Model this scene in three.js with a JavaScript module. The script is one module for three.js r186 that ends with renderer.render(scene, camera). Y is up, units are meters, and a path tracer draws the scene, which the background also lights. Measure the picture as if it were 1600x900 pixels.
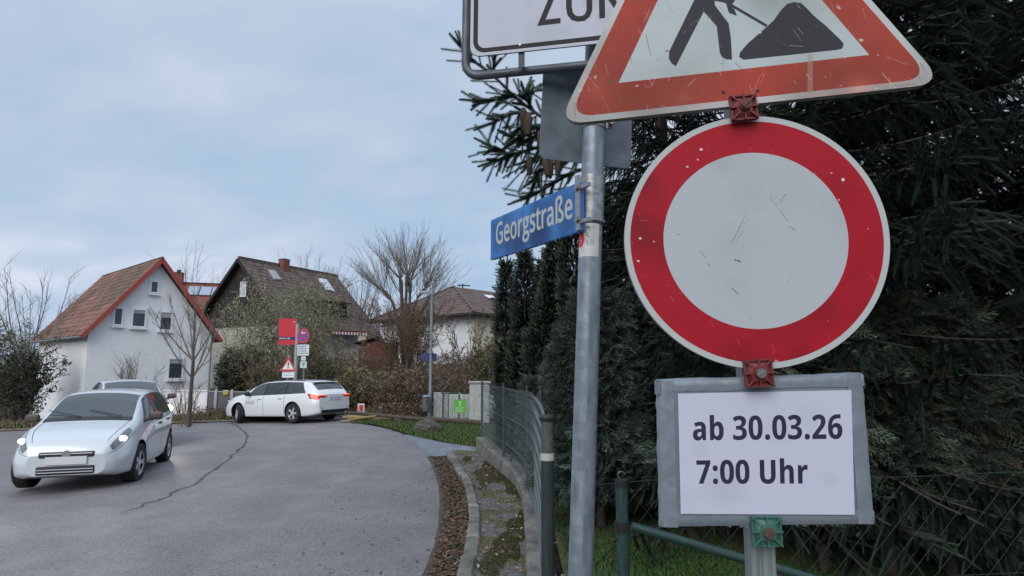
import * as THREE from 'three';
import { mergeGeometries } from 'three/addons/utils/BufferGeometryUtils.js';
import { RoundedBoxGeometry } from 'three/addons/geometries/RoundedBoxGeometry.js';
import { Brush, Evaluator, SUBTRACTION } from 'three-bvh-csg';

// ---------------------------------------------------------------- camera, sky, sun, exposure
const scene = new THREE.Scene();
const F = 970, PITCH = 7.3 * Math.PI / 180, EYE = new THREE.Vector3(0, 1.6, 0);
const camera = new THREE.PerspectiveCamera(2 * Math.atan(450 / F) * 180 / Math.PI, 16 / 9, 0.05, 2000);
camera.position.copy(EYE);
camera.rotation.x = PITCH;
const renderer = new THREE.WebGLRenderer({ antialias: true });
renderer.toneMapping = THREE.LinearToneMapping;
renderer.toneMappingExposure = 1.32;
renderer.shadowMap.enabled = true;

// seeded random and noise
function rng(seed) { let s = seed >>> 0; return () => { s = (s + 0x6d2b79f5) | 0; let t = Math.imul(s ^ (s >>> 15), 1 | s); t = (t + Math.imul(t ^ (t >>> 7), 61 | t)) ^ t; return ((t ^ (t >>> 14)) >>> 0) / 4294967296; }; }
const R0 = rng(7);
const rr = (R, a, b) => a + (b - a) * R();
const lerp = (a, b, t) => a + (b - a) * t, clamp = (x, a, b) => Math.min(b, Math.max(a, x));
const smooth = (x, a, b) => { const t = clamp((x - a) / (b - a), 0, 1); return t * t * (3 - 2 * t); };
function hash3(x, y, z) { let h = Math.imul(x, 374761393) + Math.imul(y, 668265263) + Math.imul(z, 2147483647 ^ 0x5bd1e995); h = Math.imul(h ^ (h >>> 13), 1274126177); return ((h ^ (h >>> 16)) >>> 0) / 4294967296; }
function vnoise(x, y, z = 0, per = 0) {
  const X = Math.floor(x), Y = Math.floor(y), Z = Math.floor(z), fx = x - X, fy = y - Y, fz = z - Z;
  const w = (a) => per ? ((a % per) + per) % per : a, q = (t) => t * t * (3 - 2 * t), u = q(fx), v = q(fy), s = q(fz);
  const h = (i, j, k) => hash3(w(X + i), w(Y + j), Z + k);
  return lerp(lerp(lerp(h(0, 0, 0), h(1, 0, 0), u), lerp(h(0, 1, 0), h(1, 1, 0), u), v), lerp(lerp(h(0, 0, 1), h(1, 0, 1), u), lerp(h(0, 1, 1), h(1, 1, 1), u), v), s);
}
function fbm(x, y, z = 0, oct = 4, per = 0) { let s = 0, a = 0.5, n = 0; for (let i = 0; i < oct; i++) { s += a * vnoise(x, y, z + i * 17, per); n += a; a *= 0.5; x *= 2; y *= 2; z *= 2; per *= 2; } return s / n; }

// overcast sky: soft grey-blue layers, brighter towards the zenith
{
  const W = 1024, H = 512, data = new Float32Array(W * H * 4);
  for (let j = 0; j < H; j++) {
    const el = ((j + 0.5) / H - 0.5) * Math.PI, sy = Math.sin(el), cy = Math.cos(el);
    for (let i = 0; i < W; i++) {
      const az = ((i + 0.5) / W - 0.5) * 2 * Math.PI, x = Math.cos(az) * cy, z = Math.sin(az) * cy;
      const up = Math.max(sy, 0), k = 1 / (up + 0.28);
      const wx = (fbm(x * k * 1.7 + 50, z * k * 1.7 + 8, 7.5, 3) - 0.5) * 1.3, n = fbm(x * k * 1.15 + 3.3 + wx, z * k * 1.6 + 9.1 + wx * 0.7, 0.5, 5), m = fbm(x * k * 3 + 20, z * k * 5 + 40, 2.5, 4);
      const c = clamp((n - 0.5) * 4.4 + (m - 0.5) * 2.4 + 0.4, -1, 1);        // + = bright white veil, - = bluer grey
      const base = lerp(1.06, 0.98, smooth(up, 0, 0.4)) * lerp(1, 2.0, smooth(up, 0.5, 1));
      const L = base * (1 + 0.05 * c + 0.11 * smooth(c, 0.35, 1));
      const t = 0.5 + 0.5 * c, o = (j * W + i) * 4;
      data[o] = L * lerp(0.305, 0.43, t); data[o + 1] = L * lerp(0.43, 0.475, t); data[o + 2] = L * lerp(0.585, 0.565, t); data[o + 3] = 1;
      if (sy < 0) { data[o] = 0.10; data[o + 1] = 0.11; data[o + 2] = 0.12; }
    }
  }
  const t = new THREE.DataTexture(data, W, H, THREE.RGBAFormat, THREE.FloatType);
  t.mapping = THREE.EquirectangularReflectionMapping; t.magFilter = THREE.LinearFilter; t.needsUpdate = true;
  scene.background = t; scene.environment = t;
}
const sun = new THREE.DirectionalLight(new THREE.Color(1, 0.95, 0.88), 1.5);
sun.position.set(-9, 16, 12); sun.target.position.set(0, 0, -10);
sun.castShadow = true; sun.shadow.radius = 90; sun.shadow.mapSize.set(2048, 2048);
Object.assign(sun.shadow.camera, { left: -40, right: 40, top: 40, bottom: -40, near: 0.5, far: 120 });
scene.add(sun, sun.target);

// ---------------------------------------------------------------- helpers
const V = (x, y, z) => new THREE.Vector3(x, y, z);
const lin = (r, g, b) => new THREE.Color().setRGB(r, g, b);
const cP = Math.cos(PITCH), sP = Math.sin(PITCH);
const ray = (px, py) => { const xc = (px - 800) / F, yc = -(py - 450) / F; return V(xc, yc * cP + sP, -cP + yc * sP); };
const at = (px, py, D) => { const r = ray(px, py); return EYE.clone().addScaledVector(r, D / -r.z); };          // point of the place seen at a pixel, D metres ahead
const softplus = (x) => x > 12 ? x : Math.log(1 + Math.exp(x * 1.6)) / 1.6;
function bankH(x, z) { const D = -z; return (x > -22 ? 1.9 : 1.9 * smooth(x, -30, -22)) * smooth(D, 24.2, 30) * smooth(x, -13.6, -11); }
const gh = (x, z) => -0.042 * softplus(-x - 1.2);                                                              // the road falls gently to the left
const GR = (px, py, h = 0) => { const r = ray(px, py); let p = null, y = h; for (let i = 0; i < 25; i++) { const t = (y - 1.6) / r.y; p = EYE.clone().addScaledVector(r, t); y = gh(p.x, p.z) + h; } return p; };
const gAt = (px, D, h = 0) => { const p = at(px, 574, D); return V(p.x, gh(p.x, p.z) + h, p.z); };               // point on the ground D metres ahead in a pixel's column

const used = new Map();
function numbered(n) { const k = used.get(n) ?? 0; used.set(n, k + 1); return k ? `${n}_${String(k).padStart(3, '0')}` : n; }
function plain(g) { // same attributes everywhere so that pieces can be merged
  if (g.index) g = g.toNonIndexed(); else g = g.clone();
  for (const k of Object.keys(g.attributes)) if (!['position', 'normal', 'uv'].includes(k)) g.deleteAttribute(k);
  if (!g.attributes.normal) g.computeVertexNormals();
  if (!g.attributes.uv) g.setAttribute('uv', new THREE.BufferAttribute(new Float32Array(g.attributes.position.count * 2), 2));
  g.morphAttributes = {}; g.clearGroups(); return g;
}
const join = (list) => list.length === 1 ? list[0] : mergeGeometries(list.map(plain));
function obj(name, geo, mat, parent = scene) {
  const m = new THREE.Mesh(Array.isArray(geo) ? join(geo) : geo, mat);
  m.name = parent === scene ? numbered(name) : name; m.castShadow = m.receiveShadow = true; parent.add(m); return m;
}
function tag(o, label, category, group, kind) { if (label) o.userData.label = label; if (category) o.userData.category = category; if (group) o.userData.group = group; if (kind) o.userData.kind = kind; return o; }
function thing(name, label, category, pos = V(0, 0, 0), turn = 0, group) {
  const o = new THREE.Group(); o.name = numbered(name); o.position.copy(pos); o.rotation.y = turn; scene.add(o); return tag(o, label, category, group);
}
function part(name, parent, pos, turn = 0) { const o = new THREE.Group(); o.name = name; if (pos) o.position.copy(pos); o.rotation.y = turn; parent.add(o); return o; }
function copy(o, label, pos, turn) { const c = o.clone(); c.name = numbered(o.name.replace(/_\d{3}$/, '')); c.userData = { ...o.userData, label }; if (pos) c.position.copy(pos); if (turn !== undefined) c.rotation.y = turn; scene.add(c); return c; }
function instanced(name, geo, mat, mats, parent, colors, stuff = true) {
  const m = new THREE.InstancedMesh(geo, mat, mats.length); m.name = name; m.castShadow = m.receiveShadow = true;
  mats.forEach((x, i) => m.setMatrixAt(i, x)); if (colors) colors.forEach((c, i) => m.setColorAt(i, c));
  parent.add(m); if (stuff) m.userData.kind = 'stuff'; return m;
}
const box = (w, h, d, x = 0, y = 0, z = 0, ry = 0, rx = 0, rz = 0) => { const g = new THREE.BoxGeometry(w, h, d); if (rx) g.rotateX(rx); if (rz) g.rotateZ(rz); if (ry) g.rotateY(ry); return g.translate(x, y, z); };
const rbox = (w, h, d, r, x = 0, y = 0, z = 0) => new RoundedBoxGeometry(w, h, d, 2, r).translate(x, y, z);
function rod(a, b, r, r2 = r, sides = 8) { // cylinder between two points
  const d = b.clone().sub(a), l = d.length(), g = new THREE.CylinderGeometry(r2, r, l, sides, 1); g.translate(0, l / 2, 0);
  g.applyQuaternion(new THREE.Quaternion().setFromUnitVectors(V(0, 1, 0), d.normalize())); return g.translate(a.x, a.y, a.z);
}
const tube = (pts, r, seg = 40, sides = 8) => new THREE.TubeGeometry(new THREE.CatmullRomCurve3(pts), seg, r, sides, false);
class MB { // thin tubes of any number joined into one geometry
  constructor() { this.p = []; this.n = []; this.u = []; this.i = []; }
  tube(pts, rad, sides = 4) {
    const b = this.p.length / 3, N = pts.length, t = V(), a = V(), c = V(), q = V();
    for (let i = 0; i < N; i++) {
      t.copy(pts[Math.min(i + 1, N - 1)]).sub(pts[Math.max(i - 1, 0)]).normalize();
      a.set(Math.abs(t.y) > 0.9 ? 1 : 0, Math.abs(t.y) > 0.9 ? 0 : 1, 0).cross(t).normalize(); c.copy(t).cross(a);
      const r = Array.isArray(rad) ? rad[i] : rad;
      for (let k = 0; k < sides; k++) { const w = k / sides * 2 * Math.PI; q.copy(a).multiplyScalar(Math.cos(w)).addScaledVector(c, Math.sin(w)); this.n.push(q.x, q.y, q.z); this.p.push(pts[i].x + q.x * r, pts[i].y + q.y * r, pts[i].z + q.z * r); this.u.push(k / sides, i * 0.3); }
    }
    for (let i = 0; i < N - 1; i++) for (let k = 0; k < sides; k++) { const k2 = (k + 1) % sides, o = b + i * sides; this.i.push(o + k, o + k2, o + sides + k, o + k2, o + sides + k2, o + sides + k); }
  }
  tri(a, b, c, n) { const s = this.p.length / 3; for (const v of [a, b, c]) { this.p.push(v.x, v.y, v.z); this.n.push(n.x, n.y, n.z); this.u.push(0, 0); } this.i.push(s, s + 1, s + 2); }
  geo() { const g = new THREE.BufferGeometry(); g.setAttribute('position', new THREE.BufferAttribute(new Float32Array(this.p), 3)); g.setAttribute('normal', new THREE.BufferAttribute(new Float32Array(this.n), 3)); g.setAttribute('uv', new THREE.BufferAttribute(new Float32Array(this.u), 2)); g.setIndex(this.i); return g; }
}
// sheet over the ground: rows of points (Vector3[][]), uv in metres
function sheet(rows, uvScale = 1) {
  const p = [], u = [], idx = [], W = rows[0].length;
  rows.forEach((r) => r.forEach((v) => { p.push(v.x, v.y, v.z); u.push(v.x * uvScale, -v.z * uvScale); }));
  for (let i = 0; i < rows.length - 1; i++) for (let j = 0; j < W - 1; j++) { const a = i * W + j; idx.push(a, a + 1, a + W, a + 1, a + W + 1, a + W); }
  const g = new THREE.BufferGeometry(); g.setAttribute('position', new THREE.BufferAttribute(new Float32Array(p), 3)); g.setAttribute('uv', new THREE.BufferAttribute(new Float32Array(u), 2)); g.setIndex(idx); g.computeVertexNormals();
  if (g.attributes.normal.getY(0) < 0) { const ix = g.index.array; for (let i = 0; i < ix.length; i += 3) { const t = ix[i]; ix[i] = ix[i + 1]; ix[i + 1] = t; } g.computeVertexNormals(); }
  return g;
}
// textures
function dataTex(n, fn, srgb = true) {
  const d = new Uint8Array(n * n * 4);
  for (let y = 0; y < n; y++) for (let x = 0; x < n; x++) { const c = fn(x / n, y / n), o = (y * n + x) * 4; for (let k = 0; k < 3; k++) d[o + k] = clamp(c[k] ?? c[0], 0, 1) * 255; d[o + 3] = 255; }
  const t = new THREE.DataTexture(d, n, n); t.magFilter = THREE.LinearFilter; t.wrapS = t.wrapT = THREE.RepeatWrapping; if (srgb) t.colorSpace = THREE.SRGBColorSpace; t.needsUpdate = true; return t;
}
const s2 = (l) => l <= 0.0031308 ? l * 12.92 : 1.055 * Math.pow(l, 1 / 2.4) - 0.055;
const SR = (r, g, b) => [s2(Math.max(r, 0)), s2(Math.max(g, 0)), s2(Math.max(b, 0))];
function canvasTex(w, h, draw) { const c = document.createElement('canvas'); c.width = w; c.height = h; const x = c.getContext('2d'); draw(x, w, h); const t = new THREE.CanvasTexture(c); t.colorSpace = THREE.SRGBColorSpace; return t; }
const rep = (t, x, y = x) => { const c = t.clone(); c.repeat.set(x, y); c.needsUpdate = true; return c; };
const std = (color, roughness = 0.8, o = {}) => new THREE.MeshStandardMaterial({ color, roughness, side: THREE.DoubleSide, ...o });
const speck = (n, cell, base, amp, coarse, seed) => dataTex(n, (u, v) => { const f = vnoise(u * cell, v * cell, seed, cell), g = fbm(u * 8, v * 8, seed + 3, 3, 8), h = hash3(Math.floor(u * n), Math.floor(v * n), seed); const k = 1 + (f - 0.5) * amp + (h - 0.5) * amp * 0.8 + (g - 0.5) * coarse; return SR(base[0] * k, base[1] * k, base[2] * k); });
const grey = dataTex(256, (u, v) => { const k = 0.62 + 0.38 * fbm(u * 16, v * 16, 5, 4, 16); return [k, k, k]; });
const bumpT = dataTex(256, (u, v) => [fbm(u * 24, v * 24, 9, 4, 24)], false);

const M = {
  asphalt: std(0xffffff, 0.62, { vertexColors: true, map: dataTex(1024, (u, v) => { const f = vnoise(u * 190, v * 190, 3, 190), f2 = vnoise(u * 90, v * 90, 13, 90), g = fbm(u * 5, v * 5, 8, 4, 5); let k = 0.78 + f * 0.5 + (f2 - 0.5) * 0.3 + (g - 0.5) * 0.4; if (f > 0.84) k += 0.35; if (f < 0.14) k -= 0.35; return SR(0.162 * k, 0.151 * k, 0.157 * k); }), bumpMap: bumpT, bumpScale: 0.004 }),
  tar: std(lin(0.025, 0.025, 0.03), 0.5),
  paving: std(0xffffff, 0.6, { map: speck(512, 150, [0.135, 0.15, 0.175], 0.5, 0.7, 21), bumpMap: bumpT, bumpScale: 0.003 }),
  gravel: std(0xffffff, 0.95, { map: dataTex(1024, (u, v) => { const f = vnoise(u * 110, v * 110, 4, 110), f2 = vnoise(u * 48, v * 48, 14, 48), g = fbm(u * 4, v * 4, 3, 4, 4); let k = 0.6 + f * 0.7 + (f2 - 0.5) * 0.7; if (f > 0.78) k += 0.7; const m = smooth(g, 0.5, 0.62); return SR(lerp(0.105, 0.075, m) * k, lerp(0.097, 0.068, m) * k, lerp(0.092, 0.026, m) * k); }), bumpMap: bumpT, bumpScale: 0.012 }),
  soil: std(0xffffff, 1, { map: speck(512, 80, [0.055, 0.043, 0.03], 0.9, 0.9, 31), bumpMap: bumpT, bumpScale: 0.02 }),
  turf: std(0xffffff, 1, { map: dataTex(512, (u, v) => { const f = vnoise(u * 90, v * 90, 4, 90), g = fbm(u * 6, v * 6, 7, 4, 6), k = 0.5 + f; const t = smooth(g, 0.42, 0.66); return SR(lerp(0.05, 0.09, t) * k, lerp(0.085, 0.082, t) * k, lerp(0.02, 0.035, t) * k); }), bumpMap: bumpT, bumpScale: 0.02 }),
  drygrass: std(0xffffff, 1, { map: speck(512, 80, [0.16, 0.135, 0.085], 0.9, 0.7, 41), bumpMap: bumpT, bumpScale: 0.02 }),
  concrete: std(0xffffff, 0.9, { map: speck(512, 120, [0.125, 0.125, 0.108], 0.5, 1.3, 51), bumpMap: bumpT, bumpScale: 0.004 }),
  palecon: std(0xffffff, 0.9, { map: speck(256, 60, [0.36, 0.38, 0.36], 0.25, 0.6, 52) }),
  galv: std(0xffffff, 0.5, { metalness: 0.35, map: dataTex(512, (u, v) => { const g = fbm(u * 14, v * 7, 3, 4, 7), a = smooth(vnoise(u * 9, v * 22, 6, 11), 0.72, 0.8) * 0.14, k = 0.8 + (g - 0.5) * 0.6 + a; return SR(0.235 * k, 0.28 * k, 0.325 * k); }), bumpMap: bumpT, bumpScale: 0.0006 }),
  alu: std(lin(0.42, 0.44, 0.47), 0.4, { metalness: 0.5, map: grey }),
  signback: std(lin(0.165, 0.205, 0.245), 0.6, { metalness: 0.2, map: grey }),
  bolt: std(lin(0.25, 0.24, 0.23), 0.35, { metalness: 0.9 }),
  rust: std(lin(0.12, 0.07, 0.045), 0.7, { metalness: 0.4 }),
  wire: std(lin(0.14, 0.17, 0.185), 0.45, { metalness: 0.3 }),
  greenwire: std(lin(0.03, 0.043, 0.04), 0.5, { metalness: 0.3 }),
  greenpost: std(lin(0.032, 0.085, 0.075), 0.45, { map: grey }),
  darkpost: std(lin(0.03, 0.045, 0.045), 0.5, { map: grey }),
  cap: std(lin(0.012, 0.013, 0.014), 0.5),
  redplastic: std(lin(0.24, 0.03, 0.035), 0.55, { map: grey }),
  greenplastic: std(lin(0.06, 0.20, 0.16), 0.55, { map: grey }),
  tape: std(lin(0.205, 0.24, 0.275), 0.36, { metalness: 0.1, map: speck(128, 20, [0.86, 0.88, 0.9], 0.08, 0.22, 33), bumpMap: rep(bumpT, 0.2), bumpScale: 0.0016 }),
  drop: new THREE.MeshPhysicalMaterial({ color: 0xffffff, roughness: 0.03, transmission: 1, ior: 1.33, thickness: 0.003 }),
  bark: std(lin(0.11, 0.095, 0.075), 0.95, { map: grey }),
  twig: std(lin(0.165, 0.14, 0.115), 0.95), twigPale: std(lin(0.22, 0.2, 0.165), 0.95), twigDark: std(lin(0.055, 0.042, 0.034), 0.95), twigBrown: std(lin(0.15, 0.11, 0.08), 0.95),
  plasterWhite: std(0xffffff, 0.92, { map: speck(256, 70, [0.74, 0.755, 0.775], 0.08, 0.12, 61), bumpMap: bumpT, bumpScale: 0.004 }),
  plasterCream: std(0xffffff, 0.92, { map: speck(256, 70, [0.62, 0.57, 0.42], 0.12, 0.25, 62) }),
  darkwood: std(lin(0.03, 0.024, 0.022), 0.8, { map: grey }),
  frame: std(lin(0.72, 0.74, 0.77), 0.45), glassDark: new THREE.MeshPhysicalMaterial({ color: lin(0.045, 0.055, 0.075), roughness: 0.08, side: THREE.DoubleSide }),
  redtrim: std(lin(0.3, 0.055, 0.04), 0.6), brick: std(lin(0.19, 0.07, 0.05), 0.9),
};

// ---------------------------------------------------------------- ground, road, kerb, paths
const curve = (pts) => { const s = pts.map((p) => [-p.z, p.x]).sort((a, b) => a[0] - b[0]); return (D) => { // x of an edge line at distance D
  if (D <= s[0][0]) { const k = (s[1][1] - s[0][1]) / (s[1][0] - s[0][0]); return s[0][1] + k * (D - s[0][0]) * 0.6; }
  for (let i = 0; i < s.length - 1; i++) if (D <= s[i + 1][0]) { const t = (D - s[i][0]) / (s[i + 1][0] - s[i][0]), m = (j) => { const a = s[Math.max(j - 1, 0)], b = s[Math.min(j + 1, s.length - 1)]; return (b[1] - a[1]) / (b[0] - a[0]); }; const h = s[i + 1][0] - s[i][0], t2 = t * t, t3 = t2 * t; return (2 * t3 - 3 * t2 + 1) * s[i][1] + (t3 - 2 * t2 + t) * h * m(i) + (-2 * t3 + 3 * t2) * s[i + 1][1] + (t3 - t2) * h * m(i + 1); }
  return s[s.length - 1][1]; }; };
const edge = (list, h = 0) => curve(list.map(([x, y]) => GR(x, y, h)));
const roadX = edge([[545, 661], [575, 664], [605, 670], [640, 683], [664, 703], [677, 719], [690, 748], [695, 775], [696, 809], [691, 852], [677, 895]]);
const kerbL = edge([[697, 707], [712, 730], [723, 748], [731, 780], [732, 815], [723, 860], [715, 895]], 0.1);
const kerbR = edge([[708, 706], [724, 730], [737, 753], [748, 788], [751, 820], [747, 863], [739, 900]], 0.1);
const plinthX = edge([[742, 704], [760, 724], [800, 759], [814, 785], [818, 810], [820, 833], [821, 860], [822, 890]], 0.04);
const FAR = 23.6;
const steps = (a, b, d) => { const n = Math.ceil((b - a) / d), o = []; for (let i = 0; i <= n; i++) o.push(a + (b - a) * i / n); return o; };
// terrain: one sheet out to the horizon; beyond the road it rises as a bank
{
  const zs = [...steps(-6, 34, 0.5), 38, 44, 52, 70, 100, 160, 300, 700], xs = [-700, -300, -150, -90, -60, ...steps(-46, 24, 0.7), 30, 45, 70, 120, 300, 700];
  const rows = zs.map((D) => xs.map((x) => V(x, (x < -46 ? gh(-46, 0) : gh(x, 0)) - 0.05 + bankH(x, -D), -D)));
  tag(obj('ground', sheet(rows), M.soil), null, null, null, 'structure');
}
{ // asphalt carriageway
  const cols = [0, ...steps(0.12, 14, 0.28), ...steps(14.6, 42, 1.4)];
  const rows = steps(0.6, FAR, 0.35).map((D) => cols.map((c, k) => { const x = roadX(Math.min(D, 20.5)) - c + (k === 0 ? (vnoise(D * 5, 1) - 0.5) * 0.07 : 0); return V(x, gh(x, -D) + 0.002, -D); }));
  for (const r of rows.slice(-8)) { }
  const g = sheet(rows, 0.55), P = g.attributes.position, col = new Float32Array(P.count * 3);   // worn wheel tracks and damp, uneven patches of the surface itself
  for (let i = 0; i < P.count; i++) { const x = P.getX(i), D = -P.getZ(i), e = roadX(Math.min(D, 20.5)) - x, tr = Math.exp(-(((e - 1.5) / 0.35) ** 2)) + Math.exp(-(((e - 3.0) / 0.35) ** 2)) + Math.exp(-(((e - 5.0) / 0.4) ** 2)) + Math.exp(-(((e - 6.6) / 0.4) ** 2)); const k = 1 + (fbm(x * 0.45 + 3, D * 0.3, 2, 4) - 0.5) * 0.26 + (fbm(x * 2, D * 1.3, 6, 3) - 0.5) * 0.12 + 0.10 * tr - 0.22 * Math.exp(-e / 0.25); col[i * 3] = k * 1.0; col[i * 3 + 1] = k * 0.995; col[i * 3 + 2] = k * 0.99; }
  g.setAttribute('color', new THREE.BufferAttribute(col, 3));
  tag(obj('road', g, M.asphalt), null, null, null, 'structure');
  // dark tar seam curving across the road
  const pts = [[362, 661], [372, 667], [380, 675], [384, 684], [381, 694], [370, 707], [352, 722], [325, 742], [290, 762], [250, 780], [200, 798], [150, 817]].map(([x, y]) => GR(x, y, 0.006));
  const c = new THREE.CatmullRomCurve3(pts), n = 220, L = [], Rr = [];
  for (let i = 0; i <= n; i++) { const p = c.getPoint(i / n), t = c.getTangent(i / n), s = V(-t.z, 0, t.x).normalize(), w = (0.014 + 0.026 * Math.pow(vnoise(i * 0.35, 2), 2)) * smooth(n - i, 0, 60), j = (vnoise(i * 0.16, 9) - 0.5) * 0.13 + (vnoise(i * 1.1, 19) - 0.5) * 0.012; const m = (k) => { const q = p.clone().addScaledVector(s, k + j); q.y = gh(q.x, q.z) + 0.0065; return q; }; L.push([m(-w), m(w)]); }
  tag(obj('tar_seam', sheet(L), M.tar), null, null, null, 'structure');
}
const strip = (name, mat, D0, D1, fa, fb, h, cols = 6, uvs = 1, dd = 0.3) => tag(obj(name, sheet(steps(D0, D1, dd).map((D) => { const a = fa(D), b = fb(D), r = []; for (let k = 0; k <= cols; k++) { const x = lerp(a, b, k / cols); r.push(V(x, gh(x, -D) + (typeof h === 'function' ? h(D, k / cols, x) : h), -D)); } return r; }), uvs), mat), null, null, null, 'structure');
strip('leaf_litter', M.soil, 0.6, 11.6, (D) => roadX(D) - 0.12, (D) => kerbL(D) + 0.05, (D, t) => t === 0 ? -0.03 : 0.012 + 0.02 * vnoise(D * 3, t * 4), 6, 1.2);
strip('footpath', M.gravel, 0.6, 11.9, (D) => kerbR(D) - 0.06, (D) => plinthX(D) + 0.1, (D, t) => 0.055 + 0.03 * vnoise(D * 2.5, t * 3), 8, 0.9);
// the paved side path that leaves the road between kerb end and grass
{
  const a = [[630, 679], [652, 693], [668, 708], [679, 722]], b = [[646, 680.5], [690, 689.5], [726, 697.5], [760, 705]], rows = [];
  const ca = new THREE.CatmullRomCurve3(a.map(([x, y]) => GR(x, y))), cb = new THREE.CatmullRomCurve3([[640, 680], [668, 686], [700, 692.5], [775, 702]].map(([x, y]) => GR(x, y))), cc = new THREE.CatmullRomCurve3([[679, 722], [696, 719], [720, 712], [775, 708]].map(([x, y]) => GR(x, y)));
  for (let i = 0; i <= 20; i++) { const p = cb.getPoint(i / 20), r = []; const q = cc.getPoint(i / 20); for (let k = 0; k <= 6; k++) { const w = p.clone().lerp(q, k / 6); w.y = gh(w.x, w.z) + 0.0055; r.push(w); } rows.push(r); }
  // left end follows the road edge
  rows.unshift(steps(0, 1, 1 / 6).map((t) => { const w = ca.getPoint(t); w.x -= 0.05; w.y = gh(w.x, w.z) + 0.0055; return w; }));
  tag(obj('side_path', sheet(rows), M.paving), null, null, null, 'structure');
}
// grass verge between side path, road and log, and dry grass beyond the road
const vergeL = (D) => D < 12.6 ? 0 : edgeG(D);
const edgeG = edge([[548, 660.5], [576, 663], [607, 669], [640, 680], [668, 686], [700, 692.5], [745, 699], [790, 706]]);
strip('grass_verge', M.turf, 11.75, 20.4, (D) => edgeG(D), () => 1.2, (D, t) => (t === 0 ? 0.0 : 0.03) + 0.03 * vnoise(D, t * 6), 14, 0.7);
strip('verge_beyond_road', M.drygrass, FAR - 0.25, 27.5, () => -34, () => 1, (D, t, x) => smooth(D, FAR - 0.25, FAR + 0.5) * 0.1 + bankH(x, -D) + 0.01 + 0.05 * vnoise(D * 2, t * 60), 70, 0.6, 0.5);
strip('lawn', M.turf, 0.5, 11.5, (D) => plinthX(D) + 0.28, () => 11, (D, t) => 0.03 + 0.05 * vnoise(D * 1.3, t * 12), 20, 0.7);

{ // kerb of separate stones
  const k = tag(obj('kerb_bed', box(0.02, 0.02, 0.02, -0.6, -0.06, -7), M.concrete), null, null, null, 'structure'); k.name = 'kerb';
  k.geometry = sheet(steps(0.7, 11.7, 0.4).map((D) => [V(kerbL(D) + 0.03, gh(0, 0) + 0.03, -D), V(kerbR(D) - 0.03, gh(0, 0) + 0.03, -D)]));
  const mats = [0, 1, 2, 3].map((i) => { const m = M.concrete.clone(); m.color.setScalar(0.74 + i * 0.18); return m; });
  let D = 0.8, i = 0;
  while (D < 11.5) {
    const len = D < 5 ? 0.5 : 0.55 + 0.3 * ((D - 5) / 6), D1 = Math.min(D + len, 11.6), R = rng(90 + i), y = 0.1 + (R() - 0.5) * 0.018, p = [], idx = [], g = 0.013, c = 0.016, sh = (R() - 0.5) * 0.012;
    const prof = (d) => { const a = kerbL(d) + sh, b = kerbR(d) + sh; return [[a, -0.1], [a, y - c], [a + c, y], [b - c, y], [b, y - c], [b, -0.1]].map(([x, h]) => V(x, gh(x, -d) + h, -d)); };
    const secs = [prof(D + g), prof(D + g + c), prof((D + D1) / 2), prof(D1 - g - c), prof(D1 - g)]; secs[0].forEach((v, q) => { if (q === 2 || q === 3) v.y -= c * 0.7; }); secs[4].forEach((v, q) => { if (q === 2 || q === 3) v.y -= c * 0.7; });
    secs.forEach((s) => s.forEach((v) => p.push(v.x, v.y, v.z)));
    for (let a = 0; a < 4; a++) for (let b = 0; b < 5; b++) { const o = a * 6 + b; idx.push(o, o + 1, o + 6, o + 1, o + 7, o + 6); }
    for (const o of [0, 24]) for (let b = 1; b < 5; b++) idx.push(o, o + b, o + b + 1);
    let gm = new THREE.BufferGeometry(); gm.setAttribute('position', new THREE.BufferAttribute(new Float32Array(p), 3)); gm.setIndex(idx); gm = gm.toNonIndexed(); gm.computeVertexNormals();
    const ps = gm.attributes.position, uv = new Float32Array(ps.count * 2); for (let q = 0; q < ps.count; q++) { uv[q * 2] = ps.getX(q) + ps.getY(q) + i * 0.37; uv[q * 2 + 1] = -ps.getZ(q); } gm.setAttribute('uv', new THREE.BufferAttribute(uv, 2));
    obj('kerb_stone', gm, mats[Math.floor(R() * 4)], k); D = D1; i++;
  }
}
// ---------------------------------------------------------------- loose leaves, moss, grass blades
const O3 = new THREE.Object3D();
const mat4 = (p, rx, ry, rz, s, sy = s, sz = s) => { O3.position.copy(p); O3.rotation.set(rx, ry, rz, 'YXZ'); O3.scale.set(s, sy, sz); O3.updateMatrix(); return O3.matrix.clone(); };
const leafGeo = (() => { const g = new THREE.BufferGeometry(), p = [-0.5, 0, 0, -0.2, 0.09, 0.26, 0.2, 0.1, 0.24, 0.5, 0.03, 0, 0.2, 0.13, -0.24, -0.2, 0.08, -0.26, 0, 0, 0]; g.setAttribute('position', new THREE.BufferAttribute(new Float32Array(p), 3)); g.setIndex([6, 0, 1, 6, 1, 2, 6, 2, 3, 6, 3, 4, 6, 4, 5, 6, 5, 0]); g.computeVertexNormals(); return g; })();
const bladeGeo = (() => { const b = new MB(), up = V(0, 1, 0); for (let k = 0; k < 5; k++) { const a = k * 2.3, r = 0.25 * k / 5, x = Math.cos(a) * r, z = Math.sin(a) * r, l = 0.7 + 0.3 * Math.sin(k * 7), dx = Math.cos(a * 1.7) * 0.35, dz = Math.sin(a * 1.7) * 0.35; b.tri(V(x - 0.045 * Math.sin(a), 0, z + 0.045 * Math.cos(a)), V(x + 0.045 * Math.sin(a), 0, z - 0.045 * Math.cos(a)), V(x + dx, l, z + dz), V(dx * 0.3, 1, dz * 0.3).normalize()); } return b.geo(); })();
const leafMat = std(0xffffff, 0.8), grassMat = std(0xffffff, 0.85);
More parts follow.
